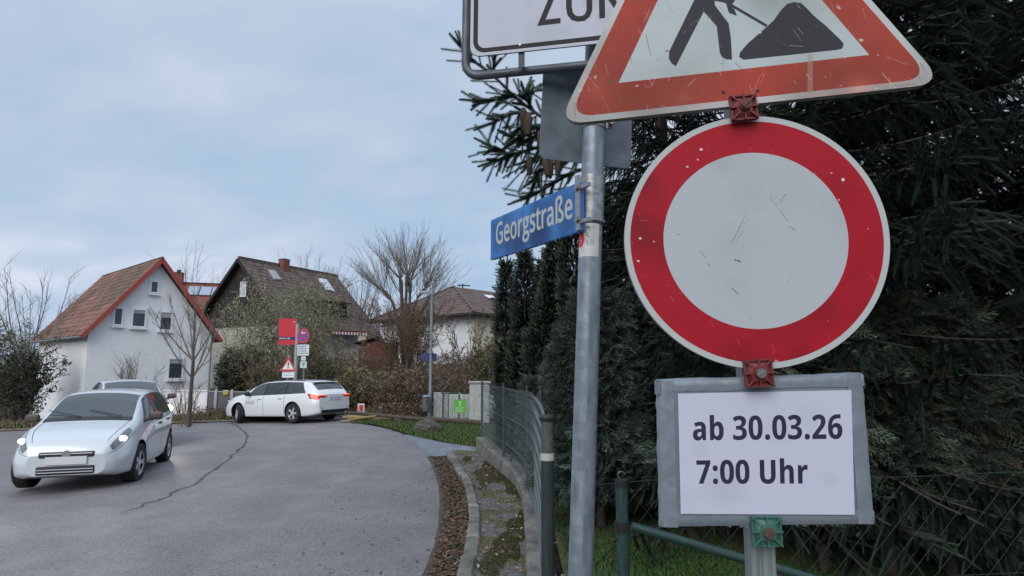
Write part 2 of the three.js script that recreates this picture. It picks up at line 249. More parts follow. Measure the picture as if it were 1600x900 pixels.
{
  const R = rng(11), ms = [], cs = [];
  for (let i = 0; i < 5200; i++) { const D = 2.5 + 9 * Math.pow(R(), 1.3), x = lerp(roadX(D) - 0.04, kerbL(D), Math.pow(R(), 0.8)), s = rr(R, 0.018, 0.052); ms.push(mat4(V(x, gh(x, -D) + 0.02 + R() * 0.03, -D), rr(R, -0.4, 0.4), R() * 6.3, rr(R, -0.4, 0.4), s)); const t = R(); cs.push(t < 0.62 ? lin(rr(R, 0.06, 0.14), rr(R, 0.037, 0.066), rr(R, 0.02, 0.034)) : t < 0.655 ? lin(0.22, 0.06, 0.035) : t < 0.80 ? lin(0.15, 0.115, 0.07) : t < 0.92 ? lin(0.055, 0.06, 0.022) : lin(0.045, 0.04, 0.03)); }
  for (let i = 0; i < 220; i++) { const D = 3 + 10 * R(), x = roadX(D) - Math.pow(R(), 2.2) * 1.6, s = rr(R, 0.012, 0.045); ms.push(mat4(V(x, gh(x, -D) + 0.008, -D), rr(R, -0.2, 0.2), R() * 6.3, rr(R, -0.2, 0.2), s)); cs.push(R() < 0.5 ? lin(0.09, 0.055, 0.032) : lin(0.05, 0.045, 0.04)); }
  tag(instanced('fallen_leaves', leafGeo, leafMat, ms, scene, cs), 'brown and reddish fallen leaves lying between the road edge and the kerb', 'leaves');
  const m2 = [], c2 = [];
  for (let i = 0; i < 900; i++) { const D = 2.5 + 9 * Math.pow(R(), 1.4), x = lerp(kerbR(D), plinthX(D) + 0.3, R()), s = rr(R, 0.02, 0.05); m2.push(mat4(V(x, gh(x, -D) + 0.085 + R() * 0.01, -D), rr(R, -0.5, 0.5), R() * 6.3, rr(R, -0.5, 0.5), s)); const t = R(); c2.push(t < 0.5 ? lin(0.16, 0.11, 0.07) : t < 0.8 ? lin(0.26, 0.24, 0.21) : lin(0.1, 0.06, 0.03)); }
  tag(instanced('path_litter', leafGeo, leafMat, m2, scene, c2), 'scattered small leaves and crumbs on the gravel footpath beside the fence', 'litter');
  const tuft = (name, n, place, col, label, cat, s0, s1) => { const ms = [], cs = []; for (let i = 0; i < n; i++) { const q = place(); if (!q) continue; ms.push(mat4(q, rr(R, -0.25, 0.25), R() * 6.3, rr(R, -0.25, 0.25), rr(R, s0, s1) * 1.5, rr(R, s0, s1), rr(R, s0, s1) * 1.5)); cs.push(col()); } return tag(instanced(name, bladeGeo, grassMat, ms, scene, cs), label, cat); };
  const green = () => { const t = R(); return t < 0.78 ? lin(rr(R, 0.06, 0.11), rr(R, 0.13, 0.2), rr(R, 0.02, 0.045)) : lin(0.17, 0.15, 0.07); };
  tuft('verge_grass', 26000, () => { const D = rr(R, 11.9, 20.2), x = lerp(edgeG(D), 0.9, Math.pow(R(), 1.2)); return V(x, gh(x, -D) + 0.015, -D); }, green, 'short bright green grass around the boulder below the log', 'grass', 0.05, 0.12);
  tuft('lawn_grass', 30000, () => { const D = rr(R, 4.2, 8.5), x = rr(R, 0.45, 3.6); return V(x, gh(x, -D) + 0.03, -D); }, () => lin(rr(R, 0.055, 0.09), rr(R, 0.13, 0.2), rr(R, 0.018, 0.04)), 'dim green lawn behind the wire mesh at the foot of the conifers', 'lawn', 0.03, 0.07);
  tuft('dry_grass', 24000, () => { const D = rr(R, FAR, 26.5), x = rr(R, -22, -2), y = gh(x, -D) + bankH(x, -D) + 0.08; return V(x, y, -D); }, () => R() < 0.75 ? lin(rr(R, 0.18, 0.3), rr(R, 0.15, 0.22), rr(R, 0.08, 0.13)) : lin(0.08, 0.13, 0.04), 'dry straw coloured grass along the far side of the road', 'dry grass', 0.08, 0.26);
  const moss = (n, place) => { const ms = [], cs = []; for (let i = 0; i < n; i++) { const q = place(); if (!q) continue; ms.push(mat4(q, 0, R() * 6.3, 0, rr(R, 0.015, 0.035), rr(R, 0.012, 0.025), rr(R, 0.015, 0.035))); const k = rr(R, 0.7, 1.3); cs.push(R() < 0.6 ? lin(0.105 * k, 0.09 * k, 0.02 * k) : lin(0.06 * k, 0.075 * k, 0.022 * k)); } return [ms, cs]; };
  const [mm, mc] = moss(30000, () => { const D = 3.6 + 8 * Math.pow(R(), 1.3), t = 1 - Math.pow(R(), 1.5) * 0.98, x = lerp(kerbR(D) - 0.02, plinthX(D) + 0.02, t); if (fbm(x * 5, D * 1.1, 4, 3) + t * 0.3 < 0.72) return null; return V(x, gh(x, -D) + 0.075, -D); });
  tag(instanced('moss', bladeGeo, grassMat, mm, scene, mc), 'olive and yellow moss patches along the footpath below the plinth', 'moss');
}
// ---------------------------------------------------------------- chain link fence on its plinth
const fenceLine = new THREE.CatmullRomCurve3([[-0.6, 12.0], [-0.34, 10.5], [-0.03, 8.9], [0.14, 7.6], [0.21, 6.5], [0.215, 5.2], [0.19, 4], [0.155, 2.8]].map(([x, D]) => V(x, 0, -D)));
const sideLine = new THREE.CatmullRomCurve3([V(0.155, 0, -2.8), V(0.53, 0, -3.0), V(1.6, 0, -3.12), V(3.2, 0, -3.2)]);
function wireMesh(cv, y0, y1, half, r, sides = 3) { // diamond mesh between heights y0(s) and y1(s) along a line
  const b = new MB(), L = cv.getLength(), n = Math.floor(L / half / 2);
  const P3 = (s, y, off) => { const u = clamp(s / L, 0, 1), p = cv.getPointAt(u), t = cv.getTangentAt(u); return V(p.x - t.z * off, y, p.z + t.x * off); };
  const H = y1(0) - y0(0), run = H * 0.92, k = Math.ceil(run / half);
  for (let i = -Math.ceil(run / half / 2); i < n + 1; i++) for (const d of [1, -1]) {
    const s0 = d > 0 ? i * 2 * half : i * 2 * half + run, pts = [];
    for (let j = 0; j <= k; j++) { const s = s0 + d * run * j / k; if (s < 0 || s > L) continue; const f = j / k; pts.push(P3(s, lerp(y0(s), y1(s), f), ((j + (d > 0 ? 0 : 1)) % 2 ? 1 : -1) * r * 0.9)); }
    if (pts.length > 1) b.tube(pts, r, sides);
  }
  return b.geo();
}
{
  const top = (s) => lerp(1.27, 1.36, s / 9), plinthH = (D) => 0.1 + 0.17 * smooth(D, 5, 11.5);
  const f = thing('chain_link_fence', 'dark chain link fence on a low concrete plinth curving along the footpath', 'fence');
  // plinth cast in lengths
  const cuts = steps(2.2, 11.9, 1.9);
  for (let c = 0; c < cuts.length - 1; c++) {
    const g = sheet(steps(cuts[c] + 0.006, cuts[c + 1] - 0.006, 0.3).map((D) => { const a = plinthX(D), h = plinthH(D), n = (vnoise(D * 4, 3) - 0.5) * 0.015, y = gh(a, -D); return [V(a - 0.005, y - 0.1, -D), V(a + n, y + 0.04 + h - 0.02, -D), V(a + 0.02, y + 0.05 + h, -D), V(a + 0.19, y + 0.05 + h, -D), V(a + 0.21, y + 0.03 + h, -D), V(a + 0.21, y - 0.1, -D)]; }), 1);
    const u = g.attributes.uv, p = g.attributes.position; for (let i = 0; i < u.count; i++) u.setXY(i, p.getX(i) + p.getY(i), -p.getZ(i));
    obj('plinth', g, M.concrete, f);
  }
  obj('plinth_end', box(0.215, 0.36, 0.02, plinthX(11.9) + 0.1, gh(-0.7, 0) + 0.13, -11.9), M.concrete, f);
  obj('wire_mesh', wireMesh(fenceLine, (s) => plinthH(12 - s) + 0.07, top, 0.055, 0.0021), M.wire, f);
  for (const y of [0, -0.42, -0.8]) obj('tension_wire', tube(steps(0, 1, 0.04).map((u) => { const p = fenceLine.getPointAt(u); return V(p.x, top(u * 9) + y - (y === 0 ? 0.012 : 0) * Math.sin(u * 20), p.z); }), 0.003, 60, 5), M.wire, f);
  for (const u of [0.005, 0.27, 0.5, 0.73]) { const p = fenceLine.getPointAt(u); p.x += 0.025; const po = obj('post', rod(V(p.x, 0, p.z), V(p.x, top(u * 9) + 0.05, p.z), 0.021, 0.021, 12), M.darkpost, f); obj('post_cap', new THREE.SphereGeometry(0.024, 12, 6, 0, 6.3, 0, 1.6).translate(p.x, top(u * 9) + 0.048, p.z), M.cap, po); }
  for (const u of [0.33]) { const p = fenceLine.getPointAt(u), q = fenceLine.getPointAt(0.5); obj('brace', rod(V(p.x + 0.03, 0.3, p.z), V(q.x + 0.03, 1.2, q.z), 0.017, 0.017, 8), M.darkpost, f); }
  // corner post
  const cp = V(0.155, 0, -2.8), cpost = obj('corner_post', [rod(V(cp.x, -0.1, cp.z), V(cp.x, 1.2, cp.z), 0.029, 0.029, 20)], M.darkpost, f);
  obj('post_head', rod(V(cp.x, 1.225, cp.z), V(cp.x, 1.365, cp.z), 0.0285, 0.0285, 20), std(lin(0.10, 0.115, 0.11), 0.55, { map: grey }), cpost);
  obj('white_band', rod(V(cp.x, 1.197, cp.z), V(cp.x, 1.228, cp.z), 0.0305, 0.0305, 20), std(lin(0.42, 0.4, 0.36), 0.6), cpost);
  obj('post_cap', new THREE.LatheGeometry([[0, 0.012], [0.028, 0.01], [0.034, 0.004], [0.036, 0], [0.036, -0.014], [0.03, -0.016]].map(([x, y]) => new THREE.Vector2(x, y)), 20).translate(cp.x, 1.382, cp.z), M.cap, cpost);
  const s = thing('garden_wire_fence', 'green posts with thin wire mesh running behind the road signs before the lawn', 'fence');
  obj('wire_mesh', wireMesh(sideLine, () => 0.06, () => 1.08, 0.066, 0.0015), M.greenwire, s);
  for (const y of [1.075, 0.6]) obj('tension_wire', tube(steps(0, 1, 0.1).map((u) => { const p = sideLine.getPointAt(u); return V(p.x, y - 0.01 * Math.sin(u * 14), p.z - 0.004); }), 0.0019, 40, 5), M.greenwire, s);
  const p2 = at(972, 800, 3.0), gp = obj('post', rod(V(p2.x, -0.1, p2.z), V(p2.x, 1.05, p2.z), 0.029, 0.029, 20), M.greenpost, s);
  obj('post_cap', new THREE.CylinderGeometry(0.031, 0.031, 0.035, 16).translate(p2.x, 1.062, p2.z), M.cap, gp);
  obj('wire_hook', new THREE.TorusGeometry(0.016, 0.0025, 5, 12, 4.4).translate(p2.x, 1.1, p2.z), M.bolt, gp);
  obj('white_band', rod(V(p2.x, 0.855, p2.z), V(p2.x, 0.885, p2.z), 0.0305, 0.0305, 20), std(lin(0.4, 0.39, 0.36), 0.6), gp);
  obj('brace_clamp', new THREE.CylinderGeometry(0.036, 0.036, 0.045, 16).translate(p2.x, 0.868, p2.z), M.cap, gp).scale.set(1, 1, 1);
  const bA = V(p2.x + 0.045, 0.865, p2.z - 0.015), bB = at(1262, 902, 3.0), bd = bB.clone().sub(bA);
  obj('brace', rod(bA, bA.clone().addScaledVector(bd, 2.2), 0.021, 0.021, 14), M.greenpost, s);
  const p3 = V(2.9, 0, -3.18); obj('post', rod(V(p3.x, -0.1, p3.z), V(p3.x, 1.1, p3.z), 0.029, 0.029, 16), M.greenpost, s);
}

// ---------------------------------------------------------------- signs close to the camera
// a vertical sign plane: a group whose x runs along the plate, y up the plate, z out of its face
function plane(o, px, py, D, yaw, roll = 0, pitch = 0) { o.position.copy(at(px, py, D)); o.rotation.order = 'YXZ'; o.rotation.set(pitch, -yaw * Math.PI / 180, roll * Math.PI / 180); o.updateMatrixWorld(true); const inv = o.matrixWorld.clone().invert(); return (x, y) => { const a = EYE.clone().applyMatrix4(inv), d = ray(x, y).transformDirection(inv); const t = -a.z / d.z; return [a.x + d.x * t, a.y + d.y * t]; }; }
function face(geo, bb, flip) { const p = geo.attributes.position, u = geo.attributes.uv; for (let i = 0; i < p.count; i++) u.setXY(i, flip ? 1 - (p.getX(i) - bb[0]) / (bb[2] - bb[0]) : (p.getX(i) - bb[0]) / (bb[2] - bb[0]), (p.getY(i) - bb[1]) / (bb[3] - bb[1])); return geo; }
const shape = (pts) => { const s = new THREE.Shape(); pts.forEach(([x, y], i) => i ? s.lineTo(x, y) : s.moveTo(x, y)); s.closePath(); return s; };
function roundPoly(pts, r) { const s = new THREE.Shape(), n = pts.length; pts.forEach((p, i) => { const a = pts[(i + n - 1) % n], b = pts[(i + 1) % n], da = Math.hypot(a[0] - p[0], a[1] - p[1]), db = Math.hypot(b[0] - p[0], b[1] - p[1]), q = (t, d) => [p[0] + (t[0] - p[0]) * r / d, p[1] + (t[1] - p[1]) * r / d], u = q(a, da), v = q(b, db); i ? s.lineTo(...u) : s.moveTo(...u); s.quadraticCurveTo(p[0], p[1], ...v); }); s.closePath(); return s; }
const slab = (s, depth, z, bevel = 0.001) => new THREE.ExtrudeGeometry(s, { depth, bevelEnabled: true, bevelSize: bevel, bevelThickness: bevel, bevelSegments: 2, curveSegments: 48 }).translate(0, 0, z);
const P0 = new THREE.Object3D(), uv0 = plane(P0, 1200, 710, 1.05, 5);                 // reads plate coordinates off the photograph's measures
const css = (l) => `rgb(${SR(...l).map((v) => Math.round(clamp(v, 0, 1) * 255)).join(',')})`;
function scratches(x, w, h, R, n, light, dark, len = 0.06) { for (let i = 0; i < n; i++) { const a = R() * w, b = R() * h, l = Math.pow(R(), 2.5) * len * w + 3, t = R() < 0.6 ? rr(R, 0.9, 1.5) : R() * 6.3; x.strokeStyle = R() < 0.75 ? light : dark; x.globalAlpha = rr(R, 0.15, 0.75); x.lineWidth = rr(R, 0.6, 2.4); x.beginPath(); x.moveTo(a, b); x.quadraticCurveTo(a + Math.cos(t) * l * 0.5 + rr(R, -3, 3), b + Math.sin(t) * l * 0.5, a + Math.cos(t) * l, b + Math.sin(t) * l); x.stroke(); } x.globalAlpha = 1; }
function chips(x, w, h, R, n, col) { x.fillStyle = col; for (let i = 0; i < n; i++) { const a = R() * w, b = R() * h, s = 2 + Math.pow(R(), 3) * 9; x.globalAlpha = rr(R, 0.5, 0.95); x.beginPath(); for (let k = 0; k < 7; k++) { const t = k / 7 * 6.28, q = s * rr(R, 0.4, 1.1); x.lineTo(a + Math.cos(t) * q * 1.3, b + Math.sin(t) * q); } x.fill(); } x.globalAlpha = 1; }
function grime(x, w, h, R, n, col, a = 0.05) { for (let i = 0; i < n; i++) { const s = rr(R, 0.03, 0.16) * w, cx = R() * w, cy = R() * h, g = x.createRadialGradient(cx, cy, 0, cx, cy, s); g.addColorStop(0, col); g.addColorStop(1, 'rgba(0,0,0,0)'); x.globalAlpha = a * R(); x.fillStyle = g; x.fillRect(cx - s, cy - s, 2 * s, 2 * s); } x.globalAlpha = 1; }

const TRI = { c: [-0.0228, 0.7936], roll: 4.46 * Math.PI / 180 };
const tri = (inr, r) => roundPoly([210, 330, 90].map((a) => { const t = a * Math.PI / 180 + TRI.roll; return [TRI.c[0] + Math.cos(t) * inr * 2, TRI.c[1] + Math.sin(t) * inr * 2]; }), r);
const triBB = [-0.42, 0.52, 0.38, 1.32];
const zc = (bb, w, h) => ([zx, zy]) => { const [u, v] = uv0(880 + zx / 2.2222, zy / 2.2222); return [(u - bb[0]) / (bb[2] - bb[0]) * w, (1 - (v - bb[1]) / (bb[3] - bb[1])) * h]; };
const RED = [0.37, 0.050, 0.032], RED2 = [0.34, 0.006, 0.018], WHITE = [0.44, 0.495, 0.505], BLACK = [0.035, 0.036, 0.042];
function drawTri(x, w, h) {
  const R = rng(51), q = zc(triBB, w, h), S = (v) => v / (triBB[2] - triBB[0]) * w, T = ([u, v]) => [(u - triBB[0]) / (triBB[2] - triBB[0]) * w, (1 - (v - triBB[1]) / (triBB[3] - triBB[1])) * h];
  const path = (sh) => { x.beginPath(); sh.getPoints(20).forEach((p, i) => { const [a, b] = T([p.x, p.y]); i ? x.lineTo(a, b) : x.moveTo(a, b); }); x.closePath(); };
  x.fillStyle = css([0.5, 0.53, 0.53]); x.fillRect(0, 0, w, h);
  path(tri(0.181, 0.05)); x.fillStyle = css(RED); x.fill(); grime(x, w, h, rng(52), 90, 'rgb(222,128,104)', 0.4); grime(x, w, h, rng(53), 40, 'rgb(120,20,20)', 0.3);
  path(tri(0.126, 0.001)); x.fillStyle = css(WHITE); x.fill();
  x.fillStyle = css(BLACK);
  const poly = (l) => { x.beginPath(); l.forEach((p, i) => { const [a, b] = q(p); i ? x.lineTo(a, b) : x.moveTo(a, b); }); x.closePath(); x.fill(); };
  poly([[452, 8], [366, 185], [365, 210], [374, 226], [389, 236], [484, 50], [500, 26], [480, -30], [455, -40]]);
  poly([[482, 44], [530, 98], [541, 190], [549, 206], [566, 213], [583, 213], [579, 140], [571, 88], [524, 26], [520, -20], [480, -20]]);
  poly([[452, 8], [440, -90], [470, -150], [530, -120], [585, -40], [600, 0], [584, 22], [600, 62], [572, 52], [562, 18], [528, 11]]);
  { const [a, b] = q([545, -190]); x.beginPath(); x.arc(a, b, S(0.02), 0, 7); x.fill(); }
  x.lineCap = 'butt'; x.strokeStyle = css(BLACK); x.lineWidth = S(0.0052); x.beginPath(); x.moveTo(...q([400, -80])); x.lineTo(...q([703, 97])); x.stroke();
  { const l = [[612, 203], [614, 190], [640, 160], [705, 103], [730, 80], [755, 45], [775, 24], [797, 18], [820, 22], [838, 38], [860, 62], [905, 100], [955, 148], [964, 160], [960, 172], [945, 176], [625, 210]]; x.lineJoin = 'round'; poly(l); x.lineWidth = S(0.004); x.stroke(); }
  grime(x, w, h, R, 60, 'rgb(60,70,40)', 0.2);
  for (let i = 0; i < 26; i++) { const a = R() * w, b = h * rr(R, 0.2, 0.95), s = rr(R, 20, 90); const gr = x.createLinearGradient(0, b, 0, b + s); gr.addColorStop(0, 'rgba(70,60,45,0.22)'); gr.addColorStop(1, 'rgba(70,60,45,0)'); x.fillStyle = gr; x.fillRect(a, b, rr(R, 3, 10), s); }
  for (let i = 0; i < 46; i++) { const a = R() * w, b = R() * h; x.strokeStyle = css([0.62, 0.55, 0.42]); x.globalAlpha = rr(R, 0.25, 0.7); x.lineWidth = rr(R, 1.2, 3); x.beginPath(); x.moveTo(a, b); x.bezierCurveTo(a + rr(R, -40, 40), b + rr(R, -60, 60), a + rr(R, -60, 60), b + rr(R, -60, 60), a + rr(R, -70, 70), b + rr(R, -80, 80)); x.stroke(); }
  scratches(x, w, h, R, 900, css([0.6, 0.52, 0.42]), css([0.1, 0.09, 0.08]), 0.055);
  scratches(x, w, h, R, 170, css([0.18, 0.19, 0.19]), css([0.3, 0.3, 0.3]), 0.045);
  chips(x, w, h, R, 90, css([0.52, 0.53, 0.5])); chips(x, w, h, R, 40, css([0.12, 0.09, 0.08]));
  const [gx, gy] = q([853, 195]), [gx2, gy2] = q([852, 335]); x.globalAlpha = 0.55; x.strokeStyle = css([0.33, 0.26, 0.2]); x.lineWidth = S(0.009); x.beginPath(); x.moveTo(gx, gy); x.lineTo(gx2, gy2); x.stroke(); x.globalAlpha = 1;
  x.fillStyle = css([0.03, 0.02, 0.02]); for (const p of [[553, 327], [671, 322]]) { const [a, b] = q(p); x.beginPath(); x.arc(a, b, S(0.0032), 0, 7); x.fill(); }
}
const CIR = [-0.004, 0.361], CR = 0.2215, cirBB = [CIR[0] - 0.23, CIR[1] - 0.23, CIR[0] + 0.23, CIR[1] + 0.23];
function drawCircle(x, w, h) {
  const R = rng(77), S = w / 0.46, c = w / 2;
  x.fillStyle = css([0.42, 0.45, 0.45]); x.fillRect(0, 0, w, h);
  x.fillStyle = css(RED2); x.beginPath(); x.arc(c, c, 0.2115 * S, 0, 7); x.fill();
  const ring = (n, f) => { x.save(); x.beginPath(); x.arc(c, c, 0.2115 * S, 0, 7); x.arc(c, c, 0.1545 * S, 0, 7, true); x.clip(); f(); x.restore(); };
  ring(0, () => { grime(x, w, h, R, 40, 'rgb(40,0,0)', 0.25); scratches(x, w, h, R, 260, css([0.62, 0.35, 0.3]), css([0.15, 0.0, 0.01]), 0.03); chips(x, w, h, R, 26, css([0.6, 0.58, 0.54])); });
  x.fillStyle = css([0.40, 0.432, 0.462]); x.beginPath(); x.arc(c, c, 0.1545 * S, 0, 7); x.fill();
  x.save(); x.clip(); grime(x, w, h, R, 50, 'rgb(120,125,120)', 0.06); scratches(x, w, h, R, 170, css([0.36, 0.38, 0.38]), css([0.08, 0.08, 0.08]), 0.022);
  const Z = (zx, zy) => [c + (zx - 441) / 2 / 413 * 0.443 * S, c + (zy - 452) / 2 / 392 * 0.443 * S];
  const mark = (a, b, lw, al) => { x.globalAlpha = al; x.lineWidth = lw; x.strokeStyle = css([0.1, 0.1, 0.085]); x.setLineDash([9, 3, 14, 4]); x.beginPath(); x.moveTo(...Z(...a)); x.lineTo(...Z(...b)); x.stroke(); x.setLineDash([]); };
  for (const [a, b, lw, al] of [[[418, 370], [368, 462], 2.2, 0.6], [[407, 395], [372, 460], 1.6, 0.6], [[405, 425], [382, 458], 2.4, 0.6], [[440, 368], [330, 505], 1.2, 0.4], [[495, 320], [515, 350], 2, 0.8], [[545, 312], [527, 337], 3, 0.8], [[525, 365], [545, 398], 3, 0.7], [[550, 415], [571, 427], 4, 0.8], [[375, 515], [397, 521], 8, 0.9], [[363, 602], [382, 620], 5, 0.8], [[266, 486], [285, 507], 3, 0.8], [[290, 525], [298, 534], 4, 0.8], [[550, 550], [535, 590], 1.6, 0.5], [[198, 431], [203, 434], 4, 0.9]]) mark(a, b, lw, al);
  x.restore(); x.globalAlpha = 1;
  x.strokeStyle = css([0.2, 0.2, 0.19]); for (let i = 0; i < 240; i++) { const a = R() * 6.283, r = rr(R, 0.2118, 0.2212) * S; x.globalAlpha = R() * 0.5; x.lineWidth = 1 + R() * 2; x.beginPath(); x.arc(c, c, r, a, a + R() * 0.02); x.stroke(); } x.globalAlpha = 1;
  for (const [zx, zy, s] of [[285, 163, 7], [238, 218, 5], [272, 196, 4], [725, 271, 9], [690, 250, 4], [78, 443, 6], [122, 453, 4], [70, 514, 6]]) { const [a, b] = Z(zx, zy); x.fillStyle = css([0.58, 0.57, 0.54]); x.beginPath(); for (let k = 0; k < 8; k++) { const t = k / 8 * 6.28, q = s * rr(R, 0.5, 1.25); x.lineTo(a + Math.cos(t) * q * 1.3, b + Math.sin(t) * q); } x.fill(); }
}
function drawPaper(mir) { return (x, w, h) => {
  const R = rng(5); x.fillStyle = css([0.50, 0.515, 0.63]); x.fillRect(0, 0, w, h);
  const line = (s, x0, x1, base, cap) => { x.font = 'bold 200px sans-serif'; const m = x.measureText(s).width; x.save(); x.translate(x0, base); x.scale((x1 - x0) / m, cap / 143); x.fillStyle = css([0.018, 0.014, 0.035]); x.fillText(s, 0, 0); x.lineWidth = 2; x.strokeStyle = x.fillStyle; x.lineJoin = 'round'; if (!mir) x.strokeText(s, 0, 0); x.restore(); };
  if (!mir) { line('ab 30.03.26', 84, 1042, 306, 152); line('7:00 Uhr', 104, 818, 584, 148); }
  else for (let i = 0; i < 90; i++) { const a = i / 90 * 6.283, k = Math.sqrt((i % 9) / 9) * 48; x.globalAlpha = 0.022; x.save(); x.translate(Math.cos(a * 9) * k, Math.sin(a * 9) * k); line('ab 30.03.26', 84, 1042, 306, 152); line('7:00 Uhr', 104, 818, 584, 148); x.restore(); }
  x.globalAlpha = 1; grime(x, w, h, R, 14, 'rgb(110,120,140)', 0.1);
}; }
const triTex = canvasTex(1400, 1400, drawTri), cirTex = canvasTex(1200, 1200, drawCircle);
const sheeting = (t) => new THREE.MeshPhysicalMaterial({ map: t, roughness: 0.62, specularIntensity: 0.45, side: THREE.DoubleSide });
const triMat = sheeting(triTex), cirMat = sheeting(cirTex);
const rim = std(lin(0.36, 0.38, 0.38), 0.6, { map: grey });
function clamp4(parent, u, v, size, mat, boltMat, z, roll) { // square plastic clamp: low pyramid with ribs and a slotted bolt
  const h = size / 2, g = new THREE.CylinderGeometry(h * 0.72, h * 1.32, 0.012, 4, 1).rotateY(Math.PI / 4).rotateX(Math.PI / 2).translate(0, 0, 0.006), list = [rbox(size, size, 0.007, 0.002, 0, 0, 0.001), g];
  for (let k = 0; k < 8; k++) { const a = k * Math.PI / 4, l = k % 2 ? h * 1.18 : h * 0.86; list.push(box(l, 0.0026, 0.008, l / 2 + 0.004, 0, 0.0085).rotateZ(a)); }
  for (const s of [-1, 1]) list.push(box(size, 0.0028, 0.006, 0, s * (h - 0.0014), 0.005), box(0.0028, size - 0.006, 0.006, s * (h - 0.0014), 0, 0.0052));
  list.push(new THREE.CylinderGeometry(h * 0.42, h * 0.46, 0.006, 18).rotateX(Math.PI / 2).translate(0, 0, 0.014));
  const m = obj('clamp', join(list).clone().rotateZ(roll).translate(u, v, z), mat, parent);
  const b = [new THREE.CylinderGeometry(h * 0.34, h * 0.36, 0.006, 18).rotateX(Math.PI / 2).translate(0, 0, 0.019), box(0.0028, h * 0.62, 0.0035, 0, 0, 0.0225, 0, 0, -0.9)];
  obj('bolt', join(b).clone().translate(u, v, z), boltMat, m); return m;
}
function signSet(mir, place, lab) {
  const sx = mir ? -1 : 1, MX = (g) => { if (mir) { g = plain(g); g.scale(-1, 1, 1); const p = g.attributes.position, n = g.attributes.normal, u = g.attributes.uv; for (let i = 0; i < p.count; i += 3) for (const a of [p, n, u]) { const s = a.itemSize; for (let k = 0; k < s; k++) { const t = a.array[i * s + k]; a.array[i * s + k] = a.array[(i + 1) * s + k]; a.array[(i + 1) * s + k] = t; } } } return g; };
  const make = (name, label, cat) => { const o = thing(name, label, cat); place(o); return o; };
  const uvc = (px, py) => { const [u, v] = uv0(px, py); return [u * sx, v]; };
  const tr = make('roadworks_sign', lab[0], 'road sign');
  obj('plate', MX(slab(tri(0.192, 0.052), 0.010, -0.0065)), rim, tr);
  obj('print', MX(face(new THREE.ShapeGeometry(tri(0.1925, 0.052), 24).translate(0, 0, 0.0065), triBB)), triMat, tr);
  const ci = make('prohibition_sign', lab[1], 'road sign');
  const circ = new THREE.Shape(); circ.absarc(CIR[0], CIR[1], CR - 0.001, 0, Math.PI * 2);
  obj('plate', MX(slab(circ, 0.010, -0.012)), rim, ci);
  obj('print', MX(face(new THREE.CircleGeometry(CR, 96).translate(CIR[0], CIR[1], 0.001), cirBB)), cirMat, ci);
  const pa = make('notice_board', lab[2], 'notice');
  const B = [[-0.173, 0.118], [0.162, 0.131], [0.164, -0.108], [-0.174, -0.12]].map(([u, v]) => [u * sx, v]);
  obj('board', slab(shape(B), 0.008, -0.0215, 0.0015), M.tape, pa);
  { // paper sheet, a little wavy
    const Q = [[-0.141, 0.098], [0.142, 0.105], [0.134, -0.095], [-0.143, -0.099]].map(([u, v]) => [u * sx, v]), g = new THREE.PlaneGeometry(1, 1, 30, 24), p = g.attributes.position, u = g.attributes.uv;
    for (let i = 0; i < p.count; i++) { const a = u.getX(i), b = 1 - u.getY(i); p.setXYZ(i, lerp(lerp(Q[0][0], Q[1][0], a), lerp(Q[3][0], Q[2][0], a), b), lerp(lerp(Q[0][1], Q[1][1], a), lerp(Q[3][1], Q[2][1], a), b), -0.0082 + 0.001 * fbm(a * 3, b * 3, 2, 2)); }
    g.computeVertexNormals(); obj('paper', g, std(0xffffff, 0.45, { map: canvasTex(1100, 776, drawPaper(mir)) }), pa);
  }
  // tape strips folded over the four edges
  const R = rng(8), strip4 = [[0, 1, 0.019, 0.0006], [1, 2, 0.024, 0.0012], [2, 3, 0.021, 0.0006], [3, 0, 0.026, 0.0012]];
  for (const [a, b, w, z] of strip4) {
    const A = V(B[a][0], B[a][1], 0), C = V(B[b][0], B[b][1], 0), d = C.clone().sub(A), n = V(d.y, -d.x, 0).normalize().multiplyScalar(sx), rows = [];
    for (let i = 0; i <= 36; i++) { const t = i / 36, p = A.clone().addScaledVector(d, lerp(-0.006, 1.006, t)), r = []; const o = 0.0025 * (vnoise(i * 0.5, a * 9 + 1) - 0.3), q = 0.0022 * (vnoise(i * 0.4, a * 9 + 5) - 0.5); for (const [k, y] of [[-0.5, -0.012], [-0.12, -0.0045], [0.1, 0], [0.55, 0.0003], [1, 0]]) r.push(p.clone().addScaledVector(n, k === -0.5 ? -0.003 - o : k === -0.12 ? -0.0015 - o : k * w + (k === 1 ? q : 0)).setZ(-0.0116 + y + z + 0.0009 * vnoise(i * 0.9, k * 5 + a * 3))); rows.push(r); }
    const g = sheet(rows), u = g.attributes.uv, p = g.attributes.position; g.computeVertexNormals(); for (let i = 0; i < u.count; i++) u.setXY(i, p.getX(i) * 9 + a, p.getY(i) * 9);
    obj('tape_strip', g, M.tape, pa);
  }
  obj('tape_flap', [box(0.012, 0.024, 0.0012, B[0][0] - 0.002 * sx, B[0][1] - 0.009, -0.006, 0.5 * sx)], M.tape, pa);
  const drops = []; for (let i = 0; i < 26; i++) { const t = 0.3 + 0.68 * R(); drops.push(new THREE.SphereGeometry(rr(R, 0.0009, 0.002), 8, 6).scale(1, 1.35, 1).translate(lerp(B[3][0], B[2][0], t), lerp(B[3][1], B[2][1], t) - 0.0035, -0.015)); }
  tag(obj('water_drops', drops, M.drop, pa), null, null, null, 'stuff');
  const post = make('sign_post', lab[3], 'post');
  const [bu] = uvc(1200, 870), tu = uvc(1160, 100)[0], dir = (v) => lerp(bu, tu, (v + 0.2) / 0.95);
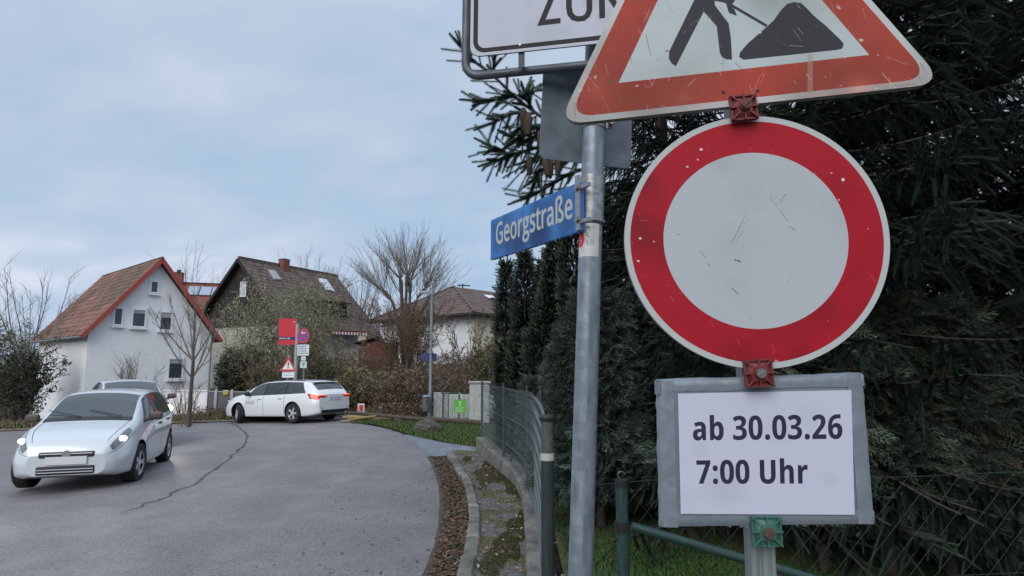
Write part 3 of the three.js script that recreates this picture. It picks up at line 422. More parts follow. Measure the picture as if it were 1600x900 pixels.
  const sq = (v0, v1) => { const a = V(dir(v0), v0, -0.045), b = V(dir(v1), v1, -0.045), g = box(0.0395, b.distanceTo(a), 0.0395); g.rotateZ(Math.atan2(-(b.x - a.x), b.y - a.y)); return g.translate((a.x + b.x) / 2, (a.y + b.y) / 2, -0.045); };
  obj('tube', sq(-1.55, 1.0), std(lin(0.29, 0.34, 0.33), 0.5, { metalness: 0.2, map: grey }), post);
  obj('foot', rbox(0.7, 0.1, 0.42, 0.02, dir(-1.5), -1.44, -0.045), M.cap, post);
  for (const [px, py, s, m, b, z, o] of [[1158.5, 173, 0.0455, M.redplastic, M.rust, 0.0085, tr], [1183, 583, 0.046, M.redplastic, M.bolt, 0.0035, ci], [1198, 830, 0.047, M.greenplastic, M.rust, -0.006, pa]]) { const [u, v] = uvc(px, py); clamp4(o, u, v, s, m, b, z, (o === pa ? 0.02 : 0.06) * sx); }
  return [tr, ci, pa];
}
signSet(false, (o) => plane(o, 1200, 710, 1.05, 5), ['scratched red edged triangular roadworks sign topmost on the near post, man digging', 'round red ringed sign with blank pale centre, below the digging man triangle', 'grey taped board with white sheet reading ab 30.03.26 7:00 Uhr', 'pale square tube post below the white dated notice']);

// ---------------------------------------------------------------- street name pole with its signs
{
  const a = at(907, 900, 1.93), b = at(928, 200, 1.95), d = b.clone().sub(a), up = d.clone().normalize(), Y = (y) => a.clone().addScaledVector(d, (y - a.y) / d.y);
  const pole = thing('street_pole', 'tall leaning galvanised tube pole left of the round red sign', 'pole');
  const g = rod(Y(-0.05), Y(2.95), 0.0365, 0.0365, 40), uvp = g.attributes.uv; for (let i = 0; i < uvp.count; i++) uvp.setXY(i, uvp.getX(i) * 0.75, uvp.getY(i) * 5);
  obj('tube', g, M.galv, pole);
  const yPix = (py) => { let lo = -1, hi = 4; for (let i = 0; i < 40; i++) { const m = (lo + hi) / 2, p = Y(m).sub(EYE); const zc = -(p.y * sP - p.z * cP), yc = p.y * cP + p.z * sP; const q = 450 - F * yc / -zc; q > py ? lo = m : hi = m; } return (lo + hi) / 2; };
  obj('sleeve', rod(Y(yPix(348)), Y(yPix(277)), 0.0395, 0.0395, 40), M.alu, pole);
  obj('sleeve_edge', rod(Y(yPix(352)), Y(yPix(347)), 0.0385, 0.0385, 40), M.cap, pole);
  obj('top_band', [rod(Y(yPix(202)), Y(yPix(192)), 0.039, 0.039, 40)], M.galv, pole);
  { const p = Y(yPix(196)), q = p.clone().add(V(0.052, 0, 0.016)); obj('band_bolt', [rod(q.clone().add(V(0, 0, -0.016)), q.clone().add(V(0, 0, 0.016)), 0.007, 0.007, 6), rod(q.clone().add(V(0, 0, 0.01)), q.clone().add(V(0, 0, 0.024)), 0.011, 0.011, 6), box(0.02, 0.03, 0.006, q.x - 0.004, q.y, q.z - 0.006)], M.bolt, pole); }
  { // sticker wrapped round the tube
    const y0 = yPix(404), y1 = yPix(353), tex = canvasTex(420, 360, (x, w, h) => { x.fillStyle = css([0.5, 0.52, 0.52]); x.fillRect(0, 0, w, h); x.fillStyle = css([0.5, 0.03, 0.04]); x.beginPath(); x.arc(70, 170, 88, 0, 7); x.fill(); x.strokeStyle = css([0.5, 0.5, 0.5]); x.lineWidth = 5; for (let i = 0; i < 3; i++) { x.beginPath(); x.moveTo(40, 140 + i * 34); x.lineTo(60 + 40 * (i % 2), 150 + i * 30); x.stroke(); } x.strokeStyle = css([0.06, 0.06, 0.06]); x.lineWidth = 8; const R = rng(4); x.beginPath(); x.moveTo(170, 40); for (let i = 0; i < 9; i++) x.lineTo(170 + R() * 80, 45 + i * 14); x.stroke(); x.beginPath(); x.moveTo(200, 190); for (let i = 0; i < 6; i++) x.lineTo(185 + R() * 50, 195 + i * 9); x.stroke(); grime(x, w, h, R, 12, 'rgb(80,80,70)', 0.3); });
    const sg = new THREE.CylinderGeometry(0.0372, 0.0372, (y1 - y0) / up.y, 32, 1, true, -1.45, 2.1); sg.applyQuaternion(new THREE.Quaternion().setFromUnitVectors(V(0, 1, 0), up)); const c = Y((y0 + y1) / 2); sg.translate(c.x, c.y, c.z);
    obj('sticker', sg, std(0xffffff, 0.5, { map: tex }), pole);
  }
  // blue street name plate running away from the camera
  const A = at(907, 325, 1.90), B = at(767, 373, 2.42), len = Math.hypot(B.x - A.x, B.z - A.z), yaw = Math.atan2(A.z - B.z, A.x - B.x);
  const nm = thing('street_name_sign', 'blue street name plate Georgstraße clamped to the leaning pole', 'street sign', V((A.x + B.x) / 2, (A.y + B.y) / 2, (A.z + B.z) / 2), -yaw);
  const W = len, H = 0.158, tx = canvasTex(1400, 410, (x, w, h) => { x.fillStyle = css([0.05, 0.21, 0.56]); x.fillRect(0, 0, w, h); const R = rng(3); x.strokeStyle = css([0.06, 0.24, 0.62]); x.lineWidth = 6; x.strokeRect(3, 3, w - 6, h - 6); grime(x, w, h, R, 70, 'rgb(10,40,100)', 0.35); grime(x, w, h, R, 20, 'rgb(140,150,170)', 0.12); x.font = 'bold 200px sans-serif'; x.fillStyle = css([0.42, 0.43, 0.40]); x.save(); x.translate(95, 272); const m = x.measureText('Georgstraße').width; x.scale(1215 / m, 235 / 143 * 0.9); x.font = '200px sans-serif'; const m2 = x.measureText('Georgstraße').width; x.scale(m / m2, 1); x.lineWidth = 7; x.strokeStyle = x.fillStyle; x.fillText('Georgstraße', 0, 0); x.strokeText('Georgstraße', 0, 0); x.restore(); scratches(x, w, h, R, 80, css([0.1, 0.25, 0.55]), css([0.02, 0.08, 0.25]), 0.03); });
  const blue = std(lin(0.03, 0.12, 0.42), 0.4);
  obj('plate', slab(roundPoly([[-W / 2, -H / 2], [W / 2, -H / 2], [W / 2, H / 2], [-W / 2, H / 2]], 0.006), 0.012, -0.013, 0.0015), blue, nm);
  obj('print', face(new THREE.PlaneGeometry(W - 0.001, H - 0.001).translate(0, 0, 0.0012), [-W / 2, -H / 2, W / 2, H / 2]), new THREE.MeshPhysicalMaterial({ map: tx, roughness: 0.5, specularIntensity: 0.5, side: THREE.DoubleSide }), nm);
  obj('bracket', [box(0.02, H * 1.12, 0.006, W / 2 - 0.006, 0.012, 0.006), box(0.06, 0.012, 0.01, W / 2 + 0.02, 0.06, 0.0), box(0.06, 0.012, 0.01, W / 2 + 0.02, -0.05, 0.0)], M.alu, nm);
  for (const y of [0.058, -0.044]) obj('bolt', [new THREE.CylinderGeometry(0.009, 0.009, 0.008, 6).rotateX(Math.PI / 2).translate(W / 2 - 0.005, y, 0.012), new THREE.CylinderGeometry(0.0115, 0.0115, 0.003, 16).rotateX(Math.PI / 2).translate(W / 2 - 0.005, y, 0.0095)], M.bolt, nm);
  const R = rng(66), dr = []; for (let i = 0; i < 44; i++) dr.push(new THREE.SphereGeometry(rr(R, 0.001, 0.0022), 7, 5).scale(1, 1.3, 1).translate(rr(R, -W / 2, W / 2), R() < 0.5 ? -H / 2 - 0.003 : -H / 2 + 0.004, 0.0015));
  tag(obj('water_drops', dr, M.drop, nm), null, null, null, 'stuff');
  // grey back of a sign fixed behind the pole
  const bk = thing('grey_road_sign', 'plain grey back of a square sign behind the leaning pole', 'road sign'), uvb = plane(bk, 918, 185, 2.02, -11, -3.0);
  { const [l] = uvb(846, 180), [r] = uvb(987, 190), [, t] = uvb(862, 102), [, bo] = uvb(860, 249); obj('plate', slab(roundPoly([[l, bo], [r, bo], [r, t], [l, t]], 0.024), 0.002, -0.003), M.signback, bk); }
  // white text sign in a bent pipe frame at the top
  const zs = thing('text_sign', 'white black edged sign reading ZUR in a bent pipe frame at the top', 'road sign'), uvz = plane(zs, 915, 60, 1.86, 12.5, -0.3);
  const [l] = uvz(735.5, 30), [, bo] = uvz(770, 85.5), r = l + 0.6, t = bo + 0.42, bb = [l, bo, r, t];
  const zt = canvasTex(1200, 840, (x, w, h) => { const S = w / 0.6, q = (px, py) => { const [u, v] = uvz(px, py); return [(u - l) * S, h - (v - bo) * S]; }; x.fillStyle = css([0.47, 0.485, 0.56]); x.fillRect(0, 0, w, h); x.strokeStyle = css([0.02, 0.018, 0.02]); x.lineWidth = 0.0155 * S; const m = 0.018 * S; x.beginPath(); x.roundRect(m, m, w - 2 * m, h - 2 * m, 0.034 * S); x.stroke(); x.lineWidth = 9.5 / F * 1.9 * S; x.lineCap = 'butt'; x.lineJoin = 'miter'; const pl = (l) => { x.beginPath(); l.forEach((p, i) => { const [a, b] = q(...p); i ? x.lineTo(a, b) : x.moveTo(a, b); }); x.stroke(); };
    pl([[847, -24], [872, -27], [846, 36], [876, 32.5]]); pl([[889, -28], [889, 12], [891, 22], [896, 28], [903, 30], [912, 29], [918, 24], [921, 16], [921, 8], [920.5, -32]]); pl([[941, 29], [940, -36], [960, -38], [968, -30], [969, -18], [962, -8], [942, -5]]); pl([[952, -6], [974, 26]]); const R = rng(31); grime(x, w, h, R, 30, 'rgb(100,100,110)', 0.12); });
  obj('plate', slab(roundPoly([[l, bo], [r, bo], [r, t], [l, t]], 0.04), 0.003, -0.004), rim, zs);
  obj('print', face(new THREE.ShapeGeometry(roundPoly([[l, bo], [r, bo], [r, t], [l, t]], 0.04), 20).translate(0, 0, 0.0012), bb), sheeting(zt), zs);
  const fz = -0.045, fl = uvz(726, 40)[0] - 0.008, fb = uvz(800, 101)[1] - 0.004, pr = [V(fl, t + 0.05, fz)];
  const cpts = [V(fl, t + 0.05, fz), V(fl, bo + 0.2, fz), V(fl, bo + 0.06, fz)]; for (let k = 0; k <= 8; k++) { const a = Math.PI + k / 8 * Math.PI / 2; cpts.push(V(fl + 0.05 + 0.05 * Math.cos(a), fb + 0.05 + 0.05 * Math.sin(a), fz)); } cpts.push(V(fl + 0.15, fb, fz), V(fl + 0.43, fb, fz));
  obj('pipe_frame', tube(cpts, 0.0145, 120, 14), std(lin(0.135, 0.155, 0.185), 0.5, { metalness: 0.3, map: grey }), zs);
  const [bx] = uvz(814, 88); obj('hanger', [box(0.02, 0.1, 0.004, bx, bo + 0.0, -0.009)], std(lin(0.05, 0.055, 0.065), 0.6), zs);
  const [kx, ky] = uvz(812.5, 70.5); obj('rivet', new THREE.SphereGeometry(0.0045, 10, 8).scale(1, 1, 0.5).translate(kx, ky, 0.002), M.frame, zs);
}

// ---------------------------------------------------------------- cars
const paintWhite = new THREE.MeshPhysicalMaterial({ color: lin(0.66, 0.68, 0.70), roughness: 0.35, clearcoat: 1, clearcoatRoughness: 0.06, side: THREE.DoubleSide });
const carGlass = new THREE.MeshPhysicalMaterial({ color: lin(0.045, 0.058, 0.062), roughness: 0.05, metalness: 0.0, specularIntensity: 1, side: THREE.DoubleSide });
const rubber = std(lin(0.016, 0.016, 0.017), 0.85), blackTrim = std(lin(0.015, 0.015, 0.017), 0.5), rimMat = std(lin(0.55, 0.56, 0.58), 0.4, { metalness: 0.3 }), seam = std(lin(0.05, 0.052, 0.055), 0.6), chrome = std(lin(0.6, 0.6, 0.62), 0.15, { metalness: 1 });
const redLens = new THREE.MeshPhysicalMaterial({ color: lin(0.35, 0.01, 0.012), roughness: 0.2, clearcoat: 1, side: THREE.DoubleSide }), redLamp = std(lin(0.6, 0.03, 0.02), 0.3, { emissive: lin(1, 0.1, 0.05), emissiveIntensity: 2.2 });
const interp = (tab) => (x) => { if (x <= tab[0][0]) return tab[0][1]; for (let i = 0; i < tab.length - 1; i++) if (x <= tab[i + 1][0]) { const a = tab[Math.max(i - 1, 0)], b = tab[i], c = tab[i + 1], d = tab[Math.min(i + 2, tab.length - 1)], h = c[0] - b[0], t = (x - b[0]) / h, m = (c[1] - b[1]) / h, m0 = (a === b) ? m : (b[1] - a[1]) / (b[0] - a[0]), m1 = (d === c) ? m : (d[1] - c[1]) / (d[0] - c[0]), lim = (q) => q * m <= 0 ? 0 : Math.sign(m) * Math.min(Math.abs(q), Math.abs(m) * 2), t0 = lim((m0 + m) / 2), t1 = lim((m1 + m) / 2), t2 = t * t, t3 = t2 * t; return (2 * t3 - 3 * t2 + 1) * b[1] + (t3 - 2 * t2 + t) * h * t0 + (-2 * t3 + 3 * t2) * c[1] + (t3 - t2) * h * t1; } return tab[tab.length - 1][1]; };
// x runs from the tail (0) to the nose (L); v walks up half a cross-section: 0 floor, 1 sill, 2 flank, 3 waist, 4 roof edge, 5 roof middle
function carSurface(c) {
  const top = interp(c.top), hw = interp(c.half), belt = interp(c.belt), bot = interp(c.bottom);
  const key = (x) => { const w = hw(x), T = top(x), b = Math.min(belt(x), T - 0.02), y0 = bot(x), g = clamp((T - b - 0.05) / 0.42, 0, 1), re = lerp(T - 0.015, T - 0.055, g), rz = lerp(w * 0.80, w * c.tumble, g);
    return [[y0, w * 0.80], [y0 + 0.05, w * 0.95], [lerp(y0, b, 0.55), w * 1.0], [b, w * lerp(0.90, 0.955, g)], [re, rz], [T, 0]]; };
  return (x, v, s) => { const k = key(x), i = Math.min(Math.floor(v), 4), t = v - i, cr = (j) => { const a = k[Math.max(i - 1, 0)][j], b = k[i][j], d = k[i + 1][j], e = k[Math.min(i + 2, 5)][j]; const sharp = i === 4 ? 0.6 : i === 3 ? 0.25 : 0.6, m0 = (d - a) / 2 * sharp + (d - b) * (1 - sharp), m1 = (e - b) / 2 * sharp + (d - b) * (1 - sharp), t2 = t * t, t3 = t2 * t; return (2 * t3 - 3 * t2 + 1) * b + (t3 - 2 * t2 + t) * m0 + (-2 * t3 + 3 * t2) * d + (t3 - t2) * m1; };
    let y = cr(0), z = cr(1); if (i === 4) { const T = k[5][0], e = k[4][0], q = z / Math.max(k[4][1], 1e-3); y = T - (T - e) * Math.pow(clamp(q, 0, 1), 2.6); } return V(x, y, z * s); };
}
const paintSilver = new THREE.MeshPhysicalMaterial({ color: lin(0.54, 0.585, 0.61), roughness: 0.34, metalness: 0.1, clearcoat: 1, clearcoatRoughness: 0.06, side: THREE.DoubleSide });
function car(name, label, c, details) {
  const S = carSurface(c), L = c.L, root = thing(name, label, 'car', V(0, 0, 0), 0);
  const xs = []; { const n = 74; for (let i = 0; i <= n; i++) { const t = i / n; xs.push(L * (0.5 - 0.5 * Math.cos(Math.PI * t) * (0.55 + 0.45 * Math.abs(Math.cos(Math.PI * t))))); } xs[0] = 0; xs[n] = L; }
  const vs = []; for (let i = 0; i < 5; i++) for (let k = 0; k < (i === 4 ? 7 : 5); k++) vs.push(i + k / (i === 4 ? 7 : 5)); vs.push(5);
  const ring = [...vs.map((v) => [v, 1]), ...vs.slice(0, -1).reverse().map((v) => [v, -1])], p = [], idx = [], n = ring.length;
  xs.forEach((x) => ring.forEach(([v, s]) => { const q = S(x, v, s); p.push(q.x, q.y, q.z); }));
  for (let i = 0; i < xs.length - 1; i++) for (let k = 0; k < n; k++) { const a = i * n + k, b = i * n + (k + 1) % n; idx.push(a, b, a + n, b, b + n, a + n); }
  const capAt = (i, f) => { const o = p.length / 3, c0 = [0, 0, 0]; for (let k = 0; k < n; k++) for (let d = 0; d < 3; d++) c0[d] += p[(i * n + k) * 3 + d] / n; p.push(...c0); for (let k = 0; k < n; k++) { const a = i * n + k, b = i * n + (k + 1) % n; f ? idx.push(o, a, b) : idx.push(o, b, a); } };
  capAt(0, false); capAt(xs.length - 1, true);
  let g = new THREE.BufferGeometry(); g.setAttribute('position', new THREE.BufferAttribute(new Float32Array(p), 3)); g.setIndex(idx); g.computeVertexNormals();
  { let a = 0; const P = g.attributes.position; for (let i = 0; i < P.count; i++) a += P.getZ(i) * g.attributes.normal.getZ(i); if (a < 0) { for (let i = 0; i < idx.length; i += 3) { const t = idx[i]; idx[i] = idx[i + 1]; idx[i + 1] = t; } g.setIndex(idx); g.computeVertexNormals(); } }
  g.setAttribute('uv', new THREE.BufferAttribute(new Float32Array(g.attributes.position.count * 2), 2));
  // wheel arches cut out of the body
  const ev = new Evaluator(); ev.useGroups = true; ev.attributes = ['position', 'normal', 'uv'];
  let B = new Brush(g, c.paint ?? paintWhite); B.updateMatrixWorld();
  for (const ax of c.axles) for (const s of [-1, 1]) { const cy = new Brush(new THREE.CylinderGeometry(c.arch, c.arch, 0.46, 40).rotateX(Math.PI / 2).translate(ax, c.wr + 0.015, s * (c.W / 2 - 0.1)), blackTrim); cy.updateMatrixWorld(); B = ev.evaluate(B, cy, SUBTRACTION); B.updateMatrixWorld(); }
  const body = new THREE.Mesh(B.geometry, B.material); body.name = 'body'; body.castShadow = body.receiveShadow = true; root.add(body);
  const patch = (nm, mat, x0, x1, v0, v1, sides, off = 0.004, n1 = 16, n2 = 8, parent = root) => { // x0, x1 may depend on v (0..1)
    const f = (q, b) => typeof q === 'function' ? q(b) : q;
    const one = (s) => { const rows = []; for (let i = 0; i <= n2; i++) { const b = i / n2, v = lerp(v0, v1, b), r = []; for (let k = 0; k <= n1; k++) { const x = lerp(f(x0, b), f(x1, b), k / n1), e = 0.004, q = S(x, v, s), tx = S(x + e, v, s).sub(S(x - e, v, s)), tv = S(x, Math.min(v + e, 5), s).sub(S(x, v - e, s)), nn = tx.cross(tv).normalize(); const cen = V(x, 0.7, 0); if (nn.dot(q.clone().sub(cen)) < 0) nn.negate(); r.push(q.addScaledVector(nn, off)); } rows.push(r); } const gg = sheet(rows); gg.computeVertexNormals(); return gg; };
    if (sides === 0) return obj(nm, [one(1), one(-1)], mat, parent);
    return obj(nm, one(sides), mat, parent);
  };
  details(root, S, patch, c);
  // wheels
  const tyreG = new THREE.LatheGeometry([[0.62, -0.5], [0.9, -0.52], [0.985, -0.42], [1, -0.2], [1, 0.2], [0.985, 0.42], [0.9, 0.52], [0.62, 0.5]].map(([r, z]) => new THREE.Vector2(r * c.wr, z * 0.205)), 40).rotateX(Math.PI / 2);
  const spokes = []; for (let k = 0; k < 5; k++) for (const d of [-0.13, 0.13]) { const a = k / 5 * 2 * Math.PI; spokes.push(box(c.wr * 0.56, 0.026, 0.02, c.wr * 0.36, 0, 0).rotateZ(a + d).translate(0, 0, 0.075)); }
  spokes.push(new THREE.TorusGeometry(c.wr * 0.645, 0.013, 6, 40).translate(0, 0, 0.085), new THREE.CylinderGeometry(0.05, 0.055, 0.03, 16).rotateX(Math.PI / 2).translate(0, 0, 0.078));
  const rimG = join(spokes), drum = new THREE.CylinderGeometry(c.wr * 0.64, c.wr * 0.64, 0.12, 30).rotateX(Math.PI / 2);
  c.axles.forEach((ax, i) => { for (const s of [1, -1]) { const w = part('wheel', root, V(ax, c.wr, s * (c.W / 2 - 0.115)), (s > 0 ? 0 : Math.PI) + (i === 1 ? c.steer || 0 : 0)); obj('tyre', tyreG, rubber, w); obj('rim', rimG, rimMat, w); obj('brake_drum', drum, blackTrim, w); } });
  return root;
}
const placeCar = (o, wheelPos, ax, side, fx, fz, c) => { const l = Math.hypot(fx, fz), f = V(fx / l, 0, fz / l), r = V(-f.z, 0, f.x), p = wheelPos.clone().addScaledVector(f, -ax).addScaledVector(r, -side * (c.W / 2 - 0.1)); const a = gh(p.x, p.z), q = p.clone().addScaledVector(f, c.L), b = gh(q.x, q.z); p.y = a + 0.006; o.position.copy(p); o.rotation.order = 'YXZ'; o.rotation.set(0, Math.atan2(-f.z, f.x), Math.atan2(b - a, c.L)); };
const estate = { L: 4.69, W: 1.83, wr: 0.325, arch: 0.375, axles: [1.03, 3.72], steer: -0.5, tumble: 0.70,
  top: [[0, 0.90], [0.05, 0.97], [0.16, 1.07], [0.46, 1.315], [0.64, 1.375], [1.1, 1.42], [1.8, 1.44], [2.5, 1.425], [2.85, 1.36], [3.2, 1.22], [3.52, 1.03], [3.75, 0.985], [4.2, 0.90], [4.5, 0.80], [4.64, 0.68], [4.69, 0.58]],
  half: [[0, 0.70], [0.06, 0.76], [0.18, 0.825], [0.5, 0.885], [1.1, 0.912], [2.5, 0.915], [3.7, 0.905], [4.2, 0.86], [4.5, 0.76], [4.64, 0.64], [4.69, 0.5]],
  belt: [[0, 0.87], [0.3, 0.955], [0.8, 0.94], [2, 0.915], [3.5, 0.89], [4.2, 0.82], [4.69, 0.55]],
  bottom: [[0, 0.30], [0.2, 0.24], [0.8, 0.19], [3.8, 0.19], [4.5, 0.2], [4.69, 0.26]] };
const hatch = { paint: paintSilver, L: 3.95, W: 1.64, wr: 0.305, arch: 0.352, axles: [0.68, 3.16], steer: -0.12, tumble: 0.70,
  top: [[0, 0.88], [0.05, 0.97], [0.12, 1.05], [0.34, 1.30], [0.5, 1.39], [1.0, 1.455], [1.6, 1.465], [2.1, 1.43], [2.45, 1.33], [2.8, 1.13], [3.08, 0.99], [3.35, 0.93], [3.65, 0.85], [3.85, 0.72], [3.95, 0.56]],
  half: [[0, 0.62], [0.06, 0.68], [0.18, 0.75], [0.5, 0.80], [1.2, 0.818], [2.8, 0.82], [3.2, 0.81], [3.6, 0.765], [3.8, 0.69], [3.9, 0.60], [3.95, 0.5]],
  belt: [[0, 0.86], [0.3, 1.0], [0.8, 0.985], [2, 0.94], [2.9, 0.90], [3.5, 0.80], [3.95, 0.54]],
  bottom: [[0, 0.30], [0.2, 0.24], [0.7, 0.18], [3.2, 0.18], [3.7, 0.2], [3.95, 0.26]] };
const txt = (w, h, bg, fg, s, font, y) => canvasTex(w, h, (x) => { if (bg) { x.fillStyle = bg; x.fillRect(0, 0, w, h); } x.font = font; const m = x.measureText(s).width; x.fillStyle = fg; x.save(); x.translate(w * 0.06, y); x.scale(Math.min(2, w * 0.88 / m), 1); x.fillText(s, 0, 0); x.restore(); });
function carDetails(opt) { return (root, S, patch, c) => {
  const L = c.L, bx = (n, m, ...a) => obj(n, box(...a), m, root);
  for (const s of [1, -1]) {
    patch('window_surround', blackTrim, opt.side[0][2], opt.side[opt.side.length - 1][3], 3.06, 3.95, s, 0.003, 24, 8);
    for (const [a, b, pa, pb] of opt.side) patch('side_window', carGlass, pa, pb, 3.1, 3.92, s, 0.005, 14, 8);
    for (const x of opt.seams) patch('door_seam', seam, x, (b) => (typeof x === 'function' ? x(b) : x) + 0.012, 1.1, 3.0, s, 0.002, 1, 10);
    patch('sill_trim', blackTrim, c.axles[0] + c.arch + 0.02, c.axles[1] - c.arch - 0.02, 0.1, 0.75, s, 0.003, 10, 2);
    for (const x of opt.handles) { const q = S(x, 2.72, s); obj('door_handle', rbox(0.2, 0.028, 0.03, 0.01, q.x, q.y, q.z + s * 0.012), opt.handleMat ?? paintWhite, root); patch('handle_recess', seam, x - 0.06, x + 0.06, 2.62, 2.7, s, 0.003, 2, 2); }
    const m = S(opt.mirrorX, 3.05, s); const mi = obj('wing_mirror', [rbox(0.11, 0.13, 0.2, 0.045, m.x + 0.02, m.y + 0.085, m.z + s * 0.13), box(0.05, 0.035, 0.1, m.x + 0.02, m.y + 0.02, m.z + s * 0.03)], opt.mirrorMat ?? paintWhite, root); obj('mirror_glass', box(0.004, 0.095, 0.15, m.x - 0.038, m.y + 0.088, m.z + s * 0.13), carGlass, mi);
    const hl = patch('headlight', opt.lampMat ?? new THREE.MeshPhysicalMaterial({ color: lin(0.13, 0.145, 0.16), roughness: 0.1, clearcoat: 1, side: THREE.DoubleSide }), L - 0.52, L - 0.07, 3.02, 3.8, s, 0.005, 12, 5);
    const tl = patch('tail_light', redLens, 0.012, (b) => opt.tailLen * lerp(0.72, 1, b), 2.46, 2.97, s, 0.007, 14, 6);
    if (opt.lit) { obj('light_bar', [0, 1].map((k) => { const r = []; for (let i = 0; i <= 10; i++) { const x = lerp(0.02, 0.3, i / 10), v = k ? lerp(2.45, 2.78, i / 10) : 2.86, q = S(x, v, s), q2 = S(x, v + 0.1, s); q.z += s * 0.013; q2.z += s * 0.013; q.x -= 0.008; q2.x -= 0.008; r.push([q, q2]); } return sheet(r); }), redLamp, tl); }
    { const q = S(L - 0.26, 3.35, s); obj('headlight_bulb', new THREE.SphereGeometry(0.062, 16, 10).scale(1.1, 0.6, 0.9).translate(q.x + 0.005, q.y, q.z), opt.bulb ?? chrome, hl); }
    if (opt.lit) { const e = obj('tail_light_inner', box(0.012, 0.085, 0.3, -0.004, 0.86, s * 0.56), redLens, root); obj('light_bar', box(0.008, 0.02, 0.26, -0.012, 0.885, s * 0.56), redLamp, e); }
    bx('reflector', blackTrim, 0.014, 0.03, 0.2, 0.035, 0.47, s * 0.66, s * 0.5);
  }
  patch('windscreen', carGlass, opt.ws[0], opt.ws[1], 4.06, 5, 0, 0.005, 14, 8);
  patch('rear_window', carGlass, opt.rw[0], opt.rw[1], 4.1, 5, 0, 0.006, 10, 8);
  obj('spoiler', [rbox(0.16, 0.03, c.W * 0.62, 0.012, opt.rw[1] + 0.03, opt.spY, 0)], c.paint ?? paintWhite, root);
  if (opt.rails) for (const s of [1, -1]) obj('roof_rail', tube(steps(0.75, 2.75, 0.2).map((x) => { const q = S(x, 4.02, s); return V(q.x, q.y + 0.035, q.z - s * 0.03); }), 0.013, 24, 6), blackTrim, root);
  bx('rear_bumper_trim', blackTrim, 0.05, 0.12, 1.22, -0.004, 0.345, 0);
  patch('cowl', blackTrim, (b) => opt.ws[1] - 0.05, opt.ws[1] + 0.07, 4.05, 5, 0, 0.006, 3, 8);
  for (const q of [0.12, -0.45]) obj('front_wiper', rod(V(opt.ws[1] - 0.02, S(opt.ws[1], 5, 1).y + 0.03, q), V(opt.ws[1] - 0.2, S(opt.ws[1] - 0.2, 5, 1).y + 0.025, q + 0.5), 0.009, 0.006, 6), blackTrim, root);
  const gr = obj('front_grille', [rbox(0.05, 0.085, 0.7, 0.02, L - 0.012, S(L - 0.03, 4.6, 1).y - 0.06, 0)], blackTrim, root); obj('grille_bar', [rbox(0.02, 0.014, 0.66, 0.005, L + 0.012, S(L - 0.03, 4.6, 1).y - 0.045, 0), new THREE.CylinderGeometry(0.055, 0.055, 0.02, 24).rotateZ(Math.PI / 2).translate(L + 0.014, S(L - 0.03, 4.6, 1).y - 0.05, 0)], chrome, gr);
  const lg = obj('lower_grille', rbox(0.05, 0.13, 0.74, 0.03, L - 0.012, 0.33, 0), blackTrim, root); for (const y of [0.305, 0.345]) obj('grille_slat', box(0.012, 0.012, 0.7, L + 0.012, y, 0), rimMat, lg);
  for (const s of [1, -1]) { patch('bonnet_seam', seam, L - 1.0, L - 0.12, 4.1, 4.115, s, 0.003, 14, 1); patch('bumper_seam', seam, L - 0.62, L - 0.03, 2.86, 2.9, s, 0.003, 12, 1); const q = S(L - 0.1, 1.5, s); obj('fog_lamp_surround', rbox(0.06, 0.09, 0.17, 0.025, L - 0.05, 0.36, s * 0.43), blackTrim, root); obj('fog_lamp_glass', new THREE.CylinderGeometry(0.035, 0.035, 0.02, 16).rotateZ(Math.PI / 2).translate(L - 0.02, 0.36, s * 0.43), chrome, root); }
  const pl = obj('number_plate', box(0.014, 0.112, 0.52, -0.009, opt.plateY, 0), std(0xffffff, 0.4, { map: opt.plate }), root);
  obj('front_plate', box(0.014, 0.112, 0.52, L + 0.018, 0.47, 0), std(lin(0.6, 0.61, 0.62), 0.4), root);
  obj('badge', box(0.006, 0.02, 0.6, opt.badgeX, opt.badgeY, 0), opt.badgeMat, root);
  obj('wiper', [rod(V(opt.wx[0] - 0.01, opt.wx[1] + 0.02, 0.02), V(opt.wx[0] + 0.02, opt.wx[1] + 0.05, -0.34), 0.009, 0.007, 6)], blackTrim, root);
}; }
const script = canvasTex(512, 200, (x, w, h) => { x.fillStyle = css([0.66, 0.68, 0.70]); x.fillRect(0, 0, w, h); x.font = 'italic 120px serif'; x.fillStyle = css([0.04, 0.04, 0.045]); x.save(); x.translate(20, 135); x.scale(1.1, 1); x.fillText('Sälzle', 0, 0); x.restore(); x.fillRect(30, 158, 360, 5); });
const plateTex = txt(512, 110, css([0.62, 0.64, 0.66]), css([0.02, 0.02, 0.02]), 'SHC:TE 62', 'bold 96px monospace', 88);
const badgeTex = txt(600, 40, css([0.62, 0.64, 0.66]), css([0.12, 0.12, 0.13]), 'S  K  O  D  A', 'bold 42px sans-serif', 36);
